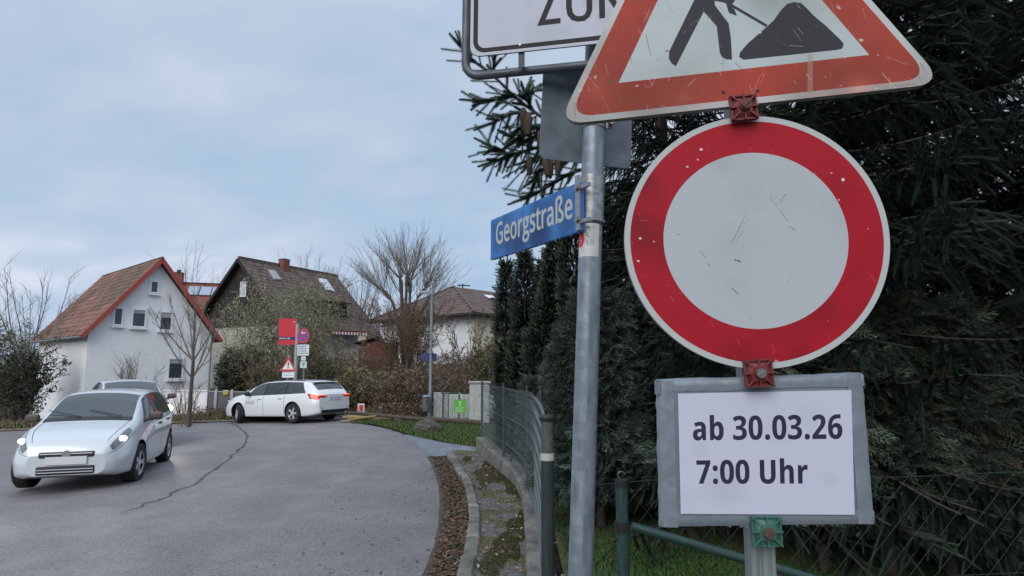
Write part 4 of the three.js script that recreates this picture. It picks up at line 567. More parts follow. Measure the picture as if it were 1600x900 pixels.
const estateCar = car('estate_car', 'white estate car with red tail lights turning at the far edge of the road', estate, (root, S, patch, c) => {
  carDetails({ side: [[0, 0, 0.62, 1.38], [0, 0, 1.47, 2.36], [0, 0, 2.44, 3.36]].map((a, i) => [0, 0, i === 0 ? (b) => lerp(0.5, 0.78, b) : a[2], i === 2 ? (b) => lerp(3.40, 3.02, b) : a[3]]), seams: [1.42, 2.42, 3.34], handles: [1.62, 2.62], mirrorX: 3.12, mirrorMat: blackTrim, tailLen: 0.42, lit: true, ws: [2.86, 3.50], rw: [0.17, 0.43], spY: 1.325, rails: true, plate: plateTex, plateY: 0.775, badgeX: 0.002, badgeY: 0.885, badgeMat: std(0xffffff, 0.5, { map: badgeTex }), wx: [0.16, 1.11] })(root, S, patch, c);
  const ls = S(3.0, 2.35, -1); const t = new THREE.PlaneGeometry(0.62, 0.24).rotateY(Math.PI).translate(ls.x, ls.y, ls.z - 0.012); obj('door_lettering', t, std(0xffffff, 0.35, { map: script }), root);
});
placeCar(estateCar, GR(459, 662), estate.axles[0], -1, -0.88, -0.47, estate);
const hatchCar = car('hatchback_car', 'silver white hatchback with a dark door mirror driving along at the left of the road', hatch, carDetails({ side: [[0, 0, 0], [0, 0, 0]].map((a, i) => [0, 0, i === 0 ? (b) => lerp(0.55, 0.78, b) : 1.62, i === 0 ? 1.52 : (b) => lerp(2.86, 2.42, b)]), seams: [1.57, 2.80], handles: [0.98, 1.76], handleMat: blackTrim, bulb: std(lin(1, 0.97, 0.88), 0.3, { emissive: lin(1, 0.96, 0.84), emissiveIntensity: 5 }), mirrorX: 2.62, mirrorMat: std(lin(0.075, 0.055, 0.05), 0.5), tailLen: 0.3, ws: [2.24, 3.02], rw: [0.13, 0.36], spY: 1.33, plate: std(lin(0.6, 0.6, 0.6), 0.5).map, plateY: 0.6, badgeX: 0.0, badgeY: 0.84, badgeMat: chrome, wx: [0.13, 1.06] }));
{ // near hatchback comes towards the camera: its left front wheel stands at the picture's pixel 207, 750
  const fw = GR(208, 751), rw = GR(256, 728); const f = fw.clone().sub(rw); f.y = 0;
  placeCar(hatchCar, fw, hatch.axles[1], -1, f.x + 0.28, f.z + 0.35, hatch);
  const c2 = copy(hatchCar, 'pale car with its headlight shining, waiting behind the near hatchback'); const p = gAt(250, 15.6);
  placeCar(c2, V(p.x, p.y, p.z), hatch.axles[1], -1, 0.62, 0.78, hatch); { c2.updateMatrixWorld(true); const lw = V(hatch.L - 0.06, 0.74, -0.6).applyMatrix4(c2.matrixWorld), want = at(263, 624, -lw.z); c2.position.x += want.x - lw.x; c2.position.y += (want.y - lw.y) * 0.5; }
  { hatchCar.updateMatrixWorld(true); for (const s of [1, -1]) { const a = V(hatch.L + 0.08, 0.72, s * 0.55).applyMatrix4(hatchCar.matrixWorld), b = V(hatch.L + 9, 0.0, s * 0.55).applyMatrix4(hatchCar.matrixWorld), l = new THREE.SpotLight(new THREE.Color(1, 0.96, 0.85), 0.8, 0, 0.5, 0.6); l.position.copy(a); l.target.position.copy(b); l.castShadow = true; l.shadow.radius = 3; scene.add(l, l.target); } }
  // its lit lamp
  c2.updateMatrixWorld(true);
  const lampPos = V(hatch.L - 0.06, 0.74, -0.6), lamp = new THREE.SphereGeometry(0.105, 18, 12).scale(0.6, 0.8, 1).translate(lampPos.x, lampPos.y, lampPos.z);
  obj('lit_headlight', lamp, std(lin(1, 0.95, 0.8), 0.4, { emissive: lin(1, 0.95, 0.78), emissiveIntensity: 22 }), c2);
  const w = V(hatch.L + 0.06, 0.74, -0.6).applyMatrix4(c2.matrixWorld), tgt = V(hatch.L + 8, 0.1, -0.6).applyMatrix4(c2.matrixWorld), sl = new THREE.SpotLight(new THREE.Color(1, 0.95, 0.8), 2.5, 0, 0.5, 0.6); sl.position.copy(w); sl.target.position.copy(tgt); sl.castShadow = true; sl.shadow.radius = 4; scene.add(sl, sl.target);
}

// ---------------------------------------------------------------- houses
const tileGeo = (w, l, amp = 0.018) => { const p = [], idx = [], n = 6; for (let j = 0; j < 3; j++) for (let i = 0; i <= n; i++) { const t = i / n, y = amp * Math.sin(t * Math.PI) + (j === 0 ? 0.0 : j === 1 ? 0.022 : 0.004); p.push((t - 0.5) * w * 1.02, y, j === 2 ? l / 2 + 0.03 : -l / 2); } for (let j = 0; j < 2; j++) for (let i = 0; i < n; i++) { const a = j * (n + 1) + i; idx.push(a, a + 1, a + n + 1, a + 1, a + n + 2, a + n + 1); } let g = new THREE.BufferGeometry(); g.setAttribute('position', new THREE.BufferAttribute(new Float32Array(p), 3)); g.setIndex(idx); g = g.toNonIndexed(); g.computeVertexNormals(); return g; };
// one roof face from a polygon (first edge = eave) laid with tiles
function roofFace(parent, pts, mat, tw, tl, tone, seed, amp) {
  const a = pts[0], u = pts[1].clone().sub(a).normalize(), nrm = u.clone().cross(pts[2].clone().sub(a)).normalize(); if (nrm.y < 0) nrm.negate(); const v = nrm.clone().cross(u); if (v.dot(pts[2].clone().sub(a)) < 0) v.negate();
  const P2 = pts.map((p) => { const d = p.clone().sub(a); return [d.dot(u), d.dot(v)]; }), g = [], th = nrm.clone().multiplyScalar(-0.14), f = new THREE.BufferGeometry(), tri = THREE.ShapeUtils.triangulateShape(P2.map(([x, y]) => new THREE.Vector2(x, y)), []), ps = [], n = pts.length;
  const put = (...q) => q.forEach((w) => ps.push(w.x, w.y, w.z)), lo = pts.map((p) => p.clone().add(th));
  tri.forEach(([i, j, k]) => { put(pts[i], pts[j], pts[k]); put(lo[k], lo[j], lo[i]); }); for (let i = 0; i < n; i++) { const j = (i + 1) % n; put(pts[i], lo[i], pts[j]); put(pts[j], lo[i], lo[j]); }
  f.setAttribute('position', new THREE.BufferAttribute(new Float32Array(ps), 3)); f.computeVertexNormals();
  const face = obj('roof', f, M.darkwood, parent);
  const inside = (x, y) => { let c = false; for (let i = 0, j = n - 1; i < n; j = i++) { const [xi, yi] = P2[i], [xj, yj] = P2[j]; if ((yi > y) !== (yj > y) && x < (xj - xi) * (y - yi) / (yj - yi) + xi) c = !c; } return c; };
  const X = P2.map((p) => p[0]), Y = P2.map((p) => p[1]), R = rng(seed), ms = [], cs = [], mtx = new THREE.Matrix4().makeBasis(u, nrm, v.clone().negate());
  // basis must be right-handed: u x n = -v or v
  const hand = u.clone().cross(nrm).dot(v) > 0 ? v : v.clone().negate(); const flip = hand === v; mtx.makeBasis(u, nrm, hand);
  const q = new THREE.Matrix4(), tg = tileGeo(tw, tl, amp); if (!flip) tg.rotateY(Math.PI);
  for (let y = Math.min(...Y) + tl / 2; y < Math.max(...Y); y += tl) for (let x = Math.min(...X) + tw / 2; x < Math.max(...X); x += tw) if (inside(x, y)) { const p = a.clone().addScaledVector(u, x).addScaledVector(v, y).addScaledVector(nrm, 0.006 + R() * 0.006); q.copy(mtx).setPosition(p); ms.push(q.clone()); const k = tone(R, x, y); cs.push(lin(...k)); }
  instanced('roof_tiles', tg, mat, ms, face, cs);
  return face;
}
const tileMat = std(0xffffff, 0.85);
const toneRed = (R, x, y) => { const k = rr(R, 0.65, 1.25), m = R() < 0.12 ? 0.6 : 1; return [0.20 * k * m, 0.075 * k * m, 0.05 * k * m]; };
const toneOld = (R, x, y) => { const k = rr(R, 0.6, 1.25), m = smooth(fbm(x * 0.4, y * 0.4, 3), 0.42, 0.62); return [lerp(0.20, 0.135, m) * k, lerp(0.10, 0.085, m) * k, lerp(0.075, 0.062, m) * k]; };
const toneDark = (R, x, y) => { const k = rr(R, 0.6, 1.3), m = smooth(fbm(x * 0.5, y * 0.5, 7), 0.45, 0.65); return [lerp(0.105, 0.085, m) * k, lerp(0.078, 0.075, m) * k, lerp(0.068, 0.05, m) * k]; };
const toneBrown = (R) => { const k = rr(R, 0.75, 1.15); return [0.115 * k, 0.08 * k, 0.072 * k]; };
function houseWindow(parent, x, y, z, w, h, o = {}) { // on a wall that faces +z
  const f = o.f ?? 0.06, fr = obj('window', [box(w, f, 0.07, x, y + h / 2 - f / 2, z + 0.02), box(w, f, 0.07, x, y - h / 2 + f / 2, z + 0.02), box(f, h - 2 * f, 0.07, x - w / 2 + f / 2, y, z + 0.02), box(f, h - 2 * f, 0.07, x + w / 2 - f / 2, y, z + 0.02), ...(o.mullion ? [box(0.07, h - 2 * f, 0.06, x, y, z + 0.02)] : [])], o.frame ?? M.frame, parent);
  obj('pane', box(w - 2 * f, h - 2 * f, 0.012, x, y, z + 0.008), o.pane ?? M.glassDark, fr);
  if (o.blind) obj('blind', box(w - 2 * f, (h - 2 * f) * o.blind, 0.012, x, y + (h - 2 * f) * (1 - o.blind) / 2, z + 0.018), std(lin(0.32, 0.33, 0.34), 0.8), fr);
  if (o.sill !== false) obj('sill', box(w + 0.12, 0.05, 0.17, x, y - h / 2 - 0.075, z + 0.075), o.sillMat ?? M.frame, fr);
  if (o.surround) { const s = o.sw ?? 0.13; obj('surround', [box(w + 2 * s, s, 0.025, x, y + h / 2 + s / 2, z + 0.012), box(w + 2 * s, s, 0.025, x, y - h / 2 - s / 2, z + 0.012), box(s, h, 0.025, x - w / 2 - s / 2, y, z + 0.012), box(s, h, 0.025, x + w / 2 + s / 2, y, z + 0.012)], o.surround, fr); }
  return fr;
}
// gabled house: apex foot point on the ground under the gable's apex, gable width w along +x, ridge running back along -z
function gableHouse(name, label, o) {
  const h = thing(name, label, 'house', o.pos, o.turn), w = o.w, d = o.d, e = o.eave, r = o.ridge, ov = o.over ?? 0.35;
  const s = shape([[-w / 2, -1.5], [w / 2, -1.5], [w / 2, e], [0, r - 0.16], [-w / 2, e]]);
  const wl = obj('wall', new THREE.ExtrudeGeometry(s, { depth: d, bevelEnabled: false }).translate(0, 0, -d), o.wall, h);
  if (o.gableMat) obj('gable_panel', new THREE.ExtrudeGeometry(shape([[-w / 2 * (r - o.cladFrom) / (r - e) * 0.98, o.cladFrom - 0.05], [w / 2 * (r - o.cladFrom) / (r - e) * 0.98, o.cladFrom - 0.05], [0, r - 0.18]]), { depth: 0.012, bevelEnabled: false }).translate(0, 0, 0.003), o.gableMat, h);
  if (o.gableMat) obj('gable_cladding', steps(0, 1, 1 / 16).slice(0, -1).map((t) => { const x = (t - 0.5) * w * 0.98 + w * 0.98 / 32, top = e + (r - e) * (1 - Math.abs(x) / (w / 2)) - 0.3; return box(w * 0.98 / 16 - 0.02, Math.max(top - o.cladFrom, 0.1), 0.04, x, (top + o.cladFrom) / 2, 0.021); }), o.gableMat, h);
  const k = (r - e) / (w / 2), ex = w / 2 + ov, ey = r - k * ex, zf = ov, zb = -d - ov;
  roofFace(h, [V(ex, ey, zf), V(ex, ey, zb), V(0, r, zb), V(0, r, zf)], tileMat, 0.24, 0.33, o.tone, o.seed ?? 1, 0.03);
  roofFace(h, [V(-ex, ey, zf), V(-ex, ey, zb), V(0, r, zb), V(0, r, zf)], tileMat, 0.24, 0.33, o.tone, (o.seed ?? 1) + 5, 0.03);
  const ridge = []; for (let z = zb + 0.2; z < zf; z += 0.4) ridge.push(new THREE.CylinderGeometry(0.1, 0.11, 0.42, 8, 1, false, 0, Math.PI).rotateX(-Math.PI / 2).rotateZ(Math.PI / 2).rotateZ(-Math.PI / 2).translate(0, r + 0.0, z));
  tag(obj('ridge_tiles', ridge, o.ridgeMat ?? M.redtrim, h), null, null, null, 'stuff');
  if (o.barge) for (const q of [-1, 1]) { const L = Math.hypot(ex, r - ey), a = Math.atan2(r - ey, ex); obj('bargeboard', box(L, 0.2, 0.05, 0, 0, 0).rotateZ(-q * a).translate(q * ex / 2, (r + ey) / 2 - 0.07, zf + 0.028), o.barge, h); }
  for (const q of [-1, 1]) obj('gutter', rod(V(q * (ex + 0.05), ey - 0.06, zf), V(q * (ex + 0.05), ey - 0.06, zb), 0.06, 0.06, 8), M.galv, h);
  return h;
}
const yawTo = (nx, nz) => Math.atan2(nx, nz);                            // turn so that +z faces (nx, nz)
{ // white house at the left: apex seen at pixel 250, 405
  const D = 30, a = at(250, 405, D), base = V(a.x, gh(a.x, a.z) - 0.5, a.z), ridge = a.y - base.y, w = 5.45, eave = ridge - 3.45;
  const h = gableHouse('white_house', 'white gabled house with red tiled roof behind the bare young tree', { pos: base, turn: yawTo(0.745, 0.667), w, d: 9, eave, ridge, wall: M.plasterWhite, tone: toneOld, barge: M.redtrim, seed: 3, over: 0.32 });
  const inv = new THREE.Matrix4(); h.updateMatrixWorld(true); inv.copy(h.matrixWorld).invert();
  const q = (px, py) => { const o = EYE.clone().applyMatrix4(inv), d = ray(px, py).transformDirection(inv), t = -o.z / d.z; return [o.x + d.x * t, o.y + d.y * t]; };
  const win = (x0, y0, x1, y1, o = {}) => { const A = q(x0, y0), B = q(x1, y1); houseWindow(h, (A[0] + B[0]) / 2, (A[1] + B[1]) / 2, 0, Math.abs(B[0] - A[0]), Math.abs(A[1] - B[1]), { surround: M.frame, sw: 0.07, ...o }); };
  win(206.5, 482, 227, 512, { blind: 0.2 }); win(249.5, 486, 268, 517, { blind: 0.3 }); win(235, 438, 247, 459); win(178, 480, 191, 509); win(263, 559.5, 285, 592.5, { blind: 0.22 });
  obj('downpipe', rod(V(w / 2 - 0.05, -0.5, 0.06), V(w / 2 - 0.05, eave, 0.06), 0.045, 0.045, 8), M.galv, h);
  // roofs farther back
  const rh = at(360, 446, 58); const h3 = gableHouse('solar_house', 'red tiled house with solar panels and a chimney behind the white house', { pos: V(rh.x, gh(rh.x, 0), rh.z), turn: yawTo(0.96, -0.28), w: 6.4, d: 7, eave: rh.y - gh(rh.x, 0) - 2.9, ridge: rh.y - gh(rh.x, 0), wall: std(lin(0.22, 0.15, 0.11), 0.9), tone: toneRed, seed: 23 });
  { // panels and chimney on the slope that looks at the camera (local +x side)
    const r = rh.y - gh(rh.x, 0), k = 2.9 / 3.2, S = (u, z) => V(-u, r - k * u, z);
    for (const s of [1]) for (let i = 0; i < 3; i++) { const z0 = -0.9 - i * 1.0; const g = box(1.3, 0.06, 0.92); g.rotateZ(Math.atan(k)); const c = S(0.95, z0); obj('solar_panel', g.translate(c.x - 0.1, c.y + 0.14, c.z), std(lin(0.32, 0.36, 0.42), 0.12, { metalness: 0.6 }), h3); }
    const c = S(0.2, -4.4); const ch = obj('chimney', box(0.75, 1.5, 0.75, c.x, c.y + 0.35, c.z), M.brick, h3); obj('chimney_cap', [box(0.85, 0.06, 0.85, c.x, c.y + 1.13, c.z), new THREE.CylinderGeometry(0.16, 0.2, 0.3, 10).translate(c.x, c.y + 1.3, c.z)], M.cap, ch);
    const sw = S(0.9, -5.6); obj('skylight', box(0.9, 0.07, 0.7).rotateZ(Math.atan(k)).translate(sw.x - 0.05, sw.y + 0.08, sw.z), std(lin(0.5, 0.55, 0.6), 0.1), h3);
  }
}
{ // dark roofed house with a wooden gable in the middle
  const a = at(380, 405, 40), by = gh(a.x, a.z) + 0.4, r = a.y - by, w = 9.0, h = gableHouse('dark_roof_house', 'steep brown tiled house with wooden gable and chimney behind the flowering shrubs', { pos: V(a.x, by, a.z), turn: yawTo(-3.8, 7.5), w, d: 8.4, eave: r - 4.75, ridge: r, wall: std(lin(0.48, 0.46, 0.40), 0.9), tone: toneDark, barge: M.darkwood, gableMat: M.darkwood, cladFrom: r - 4.4, seed: 53, over: 0.4, ridgeMat: std(lin(0.09, 0.065, 0.055), 0.9) });
  const k = 4.75 / 4.5, S = (u, z) => V(u, r - k * u, z), slope = Math.atan(k), pxz = (px, py) => { h.updateMatrixWorld(true); const inv = h.matrixWorld.clone().invert(), o = EYE.clone().applyMatrix4(inv), d = ray(px, py).transformDirection(inv); const t = (r - k * o.x - o.y) / (d.y + k * d.x); return [o.x + d.x * t, o.z + d.z * t]; };
  let [u, z] = pxz(446, 424); let c = S(Math.max(u, 0.25), z); const ch = obj('chimney', box(0.5, 1.1, 0.55, 0.2, r - 0.12, z), M.brick, h); obj('chimney_cap', box(0.56, 0.06, 0.61, 0.2, r + 0.46, z), M.concrete, ch);
  [u, z] = pxz(509, 447); c = S(u, z); obj('skylight', [box(1.25, 0.1, 0.85)].map((g) => g.clone().rotateZ(-slope).translate(c.x + 0.05, c.y + 0.09, c.z)), std(lin(0.55, 0.58, 0.62), 0.15), h);
  [u, z] = pxz(428, 432); c = S(u, z); obj('skylight', box(0.9, 0.1, 0.6).rotateZ(-slope).translate(c.x + 0.05, c.y + 0.09, c.z), std(lin(0.3, 0.32, 0.34), 0.15), h);
  [u, z] = pxz(505, 478); c = S(u, z); const dm = obj('dormer', [box(1.2, 0.1, 3.2, c.x + 0.5, c.y + 0.25, c.z), box(0.9, 0.9, 3.0, c.x + 0.35, c.y - 0.25, c.z)], M.darkwood, h); houseWindow(dm, 0, 0, 0, 0.9, 0.7, { sill: false, frame: std(lin(0.15, 0.14, 0.2), 0.5) }).position.set(c.x + 0.81, c.y - 0.25, c.z + 0.7); dm.children[dm.children.length - 1].rotation.y = Math.PI / 2;
  houseWindow(h, 0.25, r - 2.0, 0.04, 0.55, 1.0, { pane: std(lin(0.5, 0.52, 0.55), 0.2), frame: M.frame, sill: false });
  houseWindow(h, 1.2, r - 6.2, 0, 1.0, 1.2, { frame: M.darkwood });
  // white conservatory roof edge with an awning at the eave
  const aw = thing('awning', 'red and white striped awning edge under the dark roof', 'awning', at(547, 521, 35.5), yawTo(7.5, 3.8) - 0.25);
  for (let i = 0; i < 24; i++) obj('scallop', box(0.1, 0.16, 0.02, -1.2 + i * 0.1, 0, 0), i % 2 ? M.frame : M.redtrim, aw);
  obj('cover', box(2.5, 0.03, 0.9, -0.05, 0.1, -0.43, 0, -0.15), std(lin(0.35, 0.12, 0.1), 0.8), aw); obj('back_wall', box(2.6, 0.9, 0.05, -0.05, -0.35, -0.9), std(lin(0.3, 0.29, 0.32), 0.8), aw); obj('cream_panel', box(0.5, 0.55, 0.04, 0.85, -0.36, -0.05), M.plasterCream, aw);
}
{ // house with hipped roof at the right
  const C = at(742, 487, 38), by = 0.6, e = C.y, L = V(-6.8, 0, -6.0).normalize(), Rr = V(6.0, 0, -6.8).normalize(), h = thing('hipped_house', 'white and cream house with brown hipped roof behind the lamp post', 'house');
  const lenL = 9.3, lenR = 12, ov = 0.6, c0 = V(C.x, 0, C.z), P = (l, r, y) => { const p = c0.clone().addScaledVector(L, l).addScaledVector(Rr, r); p.y = y; return p; };
  const wallQ = (a, b, m, n) => { const d = b.clone().sub(a), g = box(d.length(), e - by + 0.02, 0.3); g.rotateY(Math.atan2(-d.z, d.x)); return obj(n, g.translate((a.x + b.x) / 2, (e + by) / 2, (a.z + b.z) / 2), m, h); };
  wallQ(P(0.16, 0.16, 0), P(lenL, 0.16, 0), M.plasterWhite, 'wall'); wallQ(P(0.15, 0.0, 0), P(0.15, lenR, 0), M.plasterCream, 'side_wall').userData.label = 'cream side wall';
  wallQ(P(lenL, 0.3, 0), P(lenL, lenR, 0), M.plasterWhite, 'wall'); wallQ(P(0.3, lenR, 0), P(lenL, lenR, 0), M.plasterWhite, 'wall');
  const ry = at(708, 448, 42.9).y, ridA = P(lenL / 2, 2.6, ry), ridB = P(lenL / 2, lenR - 2.6, ry), ez = e - 0.12, c = [P(-ov, -ov, ez), P(lenL + ov, -ov, ez), P(lenL + ov, lenR + ov, ez), P(-ov, lenR + ov, ez)];
  roofFace(h, [c[0], c[1], ridA], tileMat, 0.3, 0.38, toneBrown, 61, 0.012); roofFace(h, [c[3], c[0], ridA, ridB], tileMat, 0.3, 0.38, toneBrown, 62, 0.012); roofFace(h, [c[1], c[2], ridB, ridA], tileMat, 0.3, 0.38, toneBrown, 63, 0.012); roofFace(h, [c[2], c[3], ridB], tileMat, 0.3, 0.38, toneBrown, 64, 0.012);
  for (const [a, b] of [[0, 1], [0, 3]]) obj('fascia', rod(c[a].clone().setY(ez - 0.1), c[b].clone().setY(ez - 0.1), 0.1, 0.1, 8), M.darkwood, h);
  for (const p of [c[0], c[1], c[3]]) obj('hip_ridge', rod(p.clone().add(V(0, 0.05, 0)), (p === c[3] ? ridB : ridA).clone().add(V(0, 0.05, 0)), 0.08, 0.08, 6), std(lin(0.11, 0.075, 0.065), 0.9), h);
  obj('aerial', [rod(ridA.clone().add(V(0.55, -0.1, -0.6)), ridA.clone().add(V(0.55, 0.3, -0.6)), 0.05, 0.05, 6), rod(ridA.clone().add(V(0.2, 0.2, -0.6)), ridA.clone().add(V(1.1, 0.17, -0.6)), 0.06, 0.04, 6)], M.cap, h);
  const on = part('window_row', h, P(-0.01, 3.0, e - 1.35), Math.atan2(-Rr.z, Rr.x)); on.name = 'window_row';
  for (let i = 0; i < 3; i++) { const x = i * 0.95; obj('pane', box(0.72, 0.5, 0.03, x, -0.25, 0.02), M.glassDark, on); obj('window_frame', [box(0.92, 0.08, 0.06, x, 0.05, 0.03), box(0.92, 0.08, 0.06, x, -0.55, 0.03), box(0.09, 0.52, 0.06, x - 0.41, -0.25, 0.03), box(0.09, 0.52, 0.06, x + 0.41, -0.25, 0.03)], M.frame, on); obj('shutter_box', box(0.9, 0.42, 0.05, x, 0.33, 0.03), std(lin(0.42, 0.40, 0.33), 0.8), on); }
  obj('skylight', box(0.9, 0.06, 0.5, 0, 0, 0), M.frame, h).position.copy(P(1.8, 6.6, lerp(ez, ry, 0.42) + 0.22)); obj('skylight', box(0.9, 0.06, 0.5), M.frame, h).position.copy(P(2.6, 4.2, lerp(ez, ry, 0.6) + 0.2));
  h.children.filter((x) => x.name === 'skylight').forEach((s) => { s.rotation.order = 'YXZ'; s.rotation.set(0.5, Math.atan2(-Rr.z, Rr.x), 0); });
}
{ // small brick shed on the bank
  const p = at(590, 528, 30), w = 1.75, h = thing('brick_shed', 'small red brown brick shed half hidden in the shrubs of the bank', 'shed', V(p.x, 0.9, p.z), 0.1), H = p.y - 0.9;
  const bm = [0.8, 0.95, 1.1, 1.25].map((k) => std(lin(0.15 * k, 0.062 * k, 0.05 * k), 0.95));
  obj('wall', new THREE.ExtrudeGeometry(shape([[-w / 2, 0], [w / 2, 0], [w / 2, H - 0.3], [0, H - 0.08], [-w / 2, H - 0.3]]), { depth: 1.6, bevelEnabled: false }).translate(0, 0, -1.6), std(lin(0.13, 0.06, 0.05), 0.95), h);
  const R = rng(3), bl = []; for (let y = 0.06; y < H - 0.4; y += 0.085) for (let x = -w / 2 + 0.13 + (Math.round(y / 0.085) % 2) * 0.12; x < w / 2 - 0.1; x += 0.25) bl.push(box(0.235, 0.07, 0.03 + R() * 0.01, x, y, 0.01));
  tag(obj('bricks', bl, bm[2], h), null, null, null, 'stuff');
  for (const s of [-1, 1]) obj('roof', box(w / 2 + 0.35, 0.06, 2.0).rotateZ(-s * 0.25).translate(s * (w / 4 + 0.08), H - 0.11, -0.8), M.darkwood, h);
  obj('lean_to', [box(0.9, 0.06, 1.4, w / 2 + 0.35, H - 0.28, -0.7, 0, 0, -0.12), box(0.08, H - 0.4, 0.08, w / 2 + 0.7, (H - 0.4) / 2, -0.05)], M.darkwood, h);
}

// ---------------------------------------------------------------- street furniture beyond the road
const pixH = (p, py) => { const k = (450 - py) / F, dz = -(p.z); return 1.6 + dz * (k * cP + sP) / (cP - k * sP); };  // height above which a point over p is seen at pixel row py
const post = (o, name, p, top, r, mat, r2 = r) => obj(name, rod(V(p.x, gh(p.x, p.z) - 0.1, p.z), V(p.x, top, p.z), r, r2, 16), mat, o);
function plateAt(o, name, p, x0, y0, x1, y1, dz, tex, back = M.signback, sh, yaw = 0) { // thin plate facing the camera between pixel corners at p's distance
  const D = -p.z - dz, a = at(x0, y0, D), b = at(x1, y1, D), w = b.x - a.x, h = a.y - b.y, g = part(name, o, V((a.x + b.x) / 2, (a.y + b.y) / 2, -D), yaw), s = sh ? sh(w, h) : roundPoly([[-w / 2, -h / 2], [w / 2, -h / 2], [w / 2, h / 2], [-w / 2, h / 2]], Math.min(w, h) * 0.08);
  obj('plate', new THREE.ExtrudeGeometry(s, { depth: 0.012, bevelEnabled: false, curveSegments: 32 }).translate(0, 0, -0.014), back, g);
  obj('print', face(new THREE.ShapeGeometry(s, 32), [-w / 2, -h / 2, w / 2, h / 2]), std(0xffffff, 0.45, { map: tex }), g); return g;
}
const lines = (x, X, Y, w, n, gap, col, lw) => { x.strokeStyle = col; x.lineWidth = lw; const R = rng(n * 7 + w); for (let i = 0; i < n; i++) { let c = X; while (c < X + w * (0.7 + 0.3 * R())) { const l = lw * rr(R, 0.8, 2.6); x.beginPath(); x.moveTo(c, Y + i * gap); x.lineTo(c + l, Y + i * gap); x.stroke(); c += l + lw * rr(R, 0.4, 0.9); } } };
{ // lamp post with number plate and bin
  const p = gAt(673, 19.6), o = thing('street_lamp', 'slim grey street lamp with short arm beside the boulder', 'street lamp'), t = pixH(p, 459);
  post(o, 'pole', p, t, 0.055, M.galv, 0.04);
  obj('lamp_head', [rod(V(p.x + 0.02, t, p.z), V(p.x - 0.1, t + 0.035, p.z + 0.02), 0.035, 0.035, 10), rbox(0.32, 0.07, 0.14, 0.03, p.x - 0.24, t + 0.05, p.z + 0.04)], std(lin(0.3, 0.33, 0.36), 0.5), o);
  obj('lamp_glass', rbox(0.24, 0.02, 0.1, 0.008, p.x - 0.25, t + 0.008, p.z + 0.04), std(lin(0.5, 0.52, 0.54), 0.3), o);
  obj('pole_base', rod(V(p.x, gh(p.x, p.z), p.z), V(p.x, gh(p.x, p.z) + 0.9, p.z), 0.07, 0.066, 16), M.galv, o);
  const s = thing('blue_sign_back', 'small dark blue plate strapped to the slim street lamp', 'sign'); { const a = at(658, 552, 19.55), b = at(681, 564, 19.55); obj('plate', rbox(b.x - a.x, a.y - b.y, 0.02, 0.006, (a.x + b.x) / 2, (a.y + b.y) / 2, p.z - 0.06), std(lin(0.02, 0.025, 0.13), 0.5), s); for (const y of [a.y + 0.01, b.y - 0.01]) obj('strap', [rod(V(p.x - 0.09, y, p.z + 0.02), V(p.x + 0.09, y, p.z + 0.02), 0.012, 0.012, 6), new THREE.TorusGeometry(0.052, 0.012, 6, 20).rotateX(Math.PI / 2).translate(p.x, y, p.z)], M.galv, s); }
  const b = thing('litter_bin', 'grey metal litter bin hanging on the slim street lamp', 'bin'), c = at(665.5, 643, 19.3), c2 = at(665.5, 621, 19.3); const h = c2.y - c.y;
  obj('body', new THREE.LatheGeometry([[0, 0], [0.1, 0], [0.115, 0.02], [0.125, h - 0.06], [0.13, h - 0.05], [0.13, h]].map(([r, y]) => new THREE.Vector2(r, y)), 24).translate(c.x, c.y, c.z), std(lin(0.19, 0.20, 0.21), 0.45, { metalness: 0.4, map: grey }), b);
  obj('hood', new THREE.SphereGeometry(0.135, 20, 8, 0, 6.3, 0, 1.57).scale(1, 0.45, 1).translate(c.x, c.y + h + 0.02, c.z), M.galv, b);
}
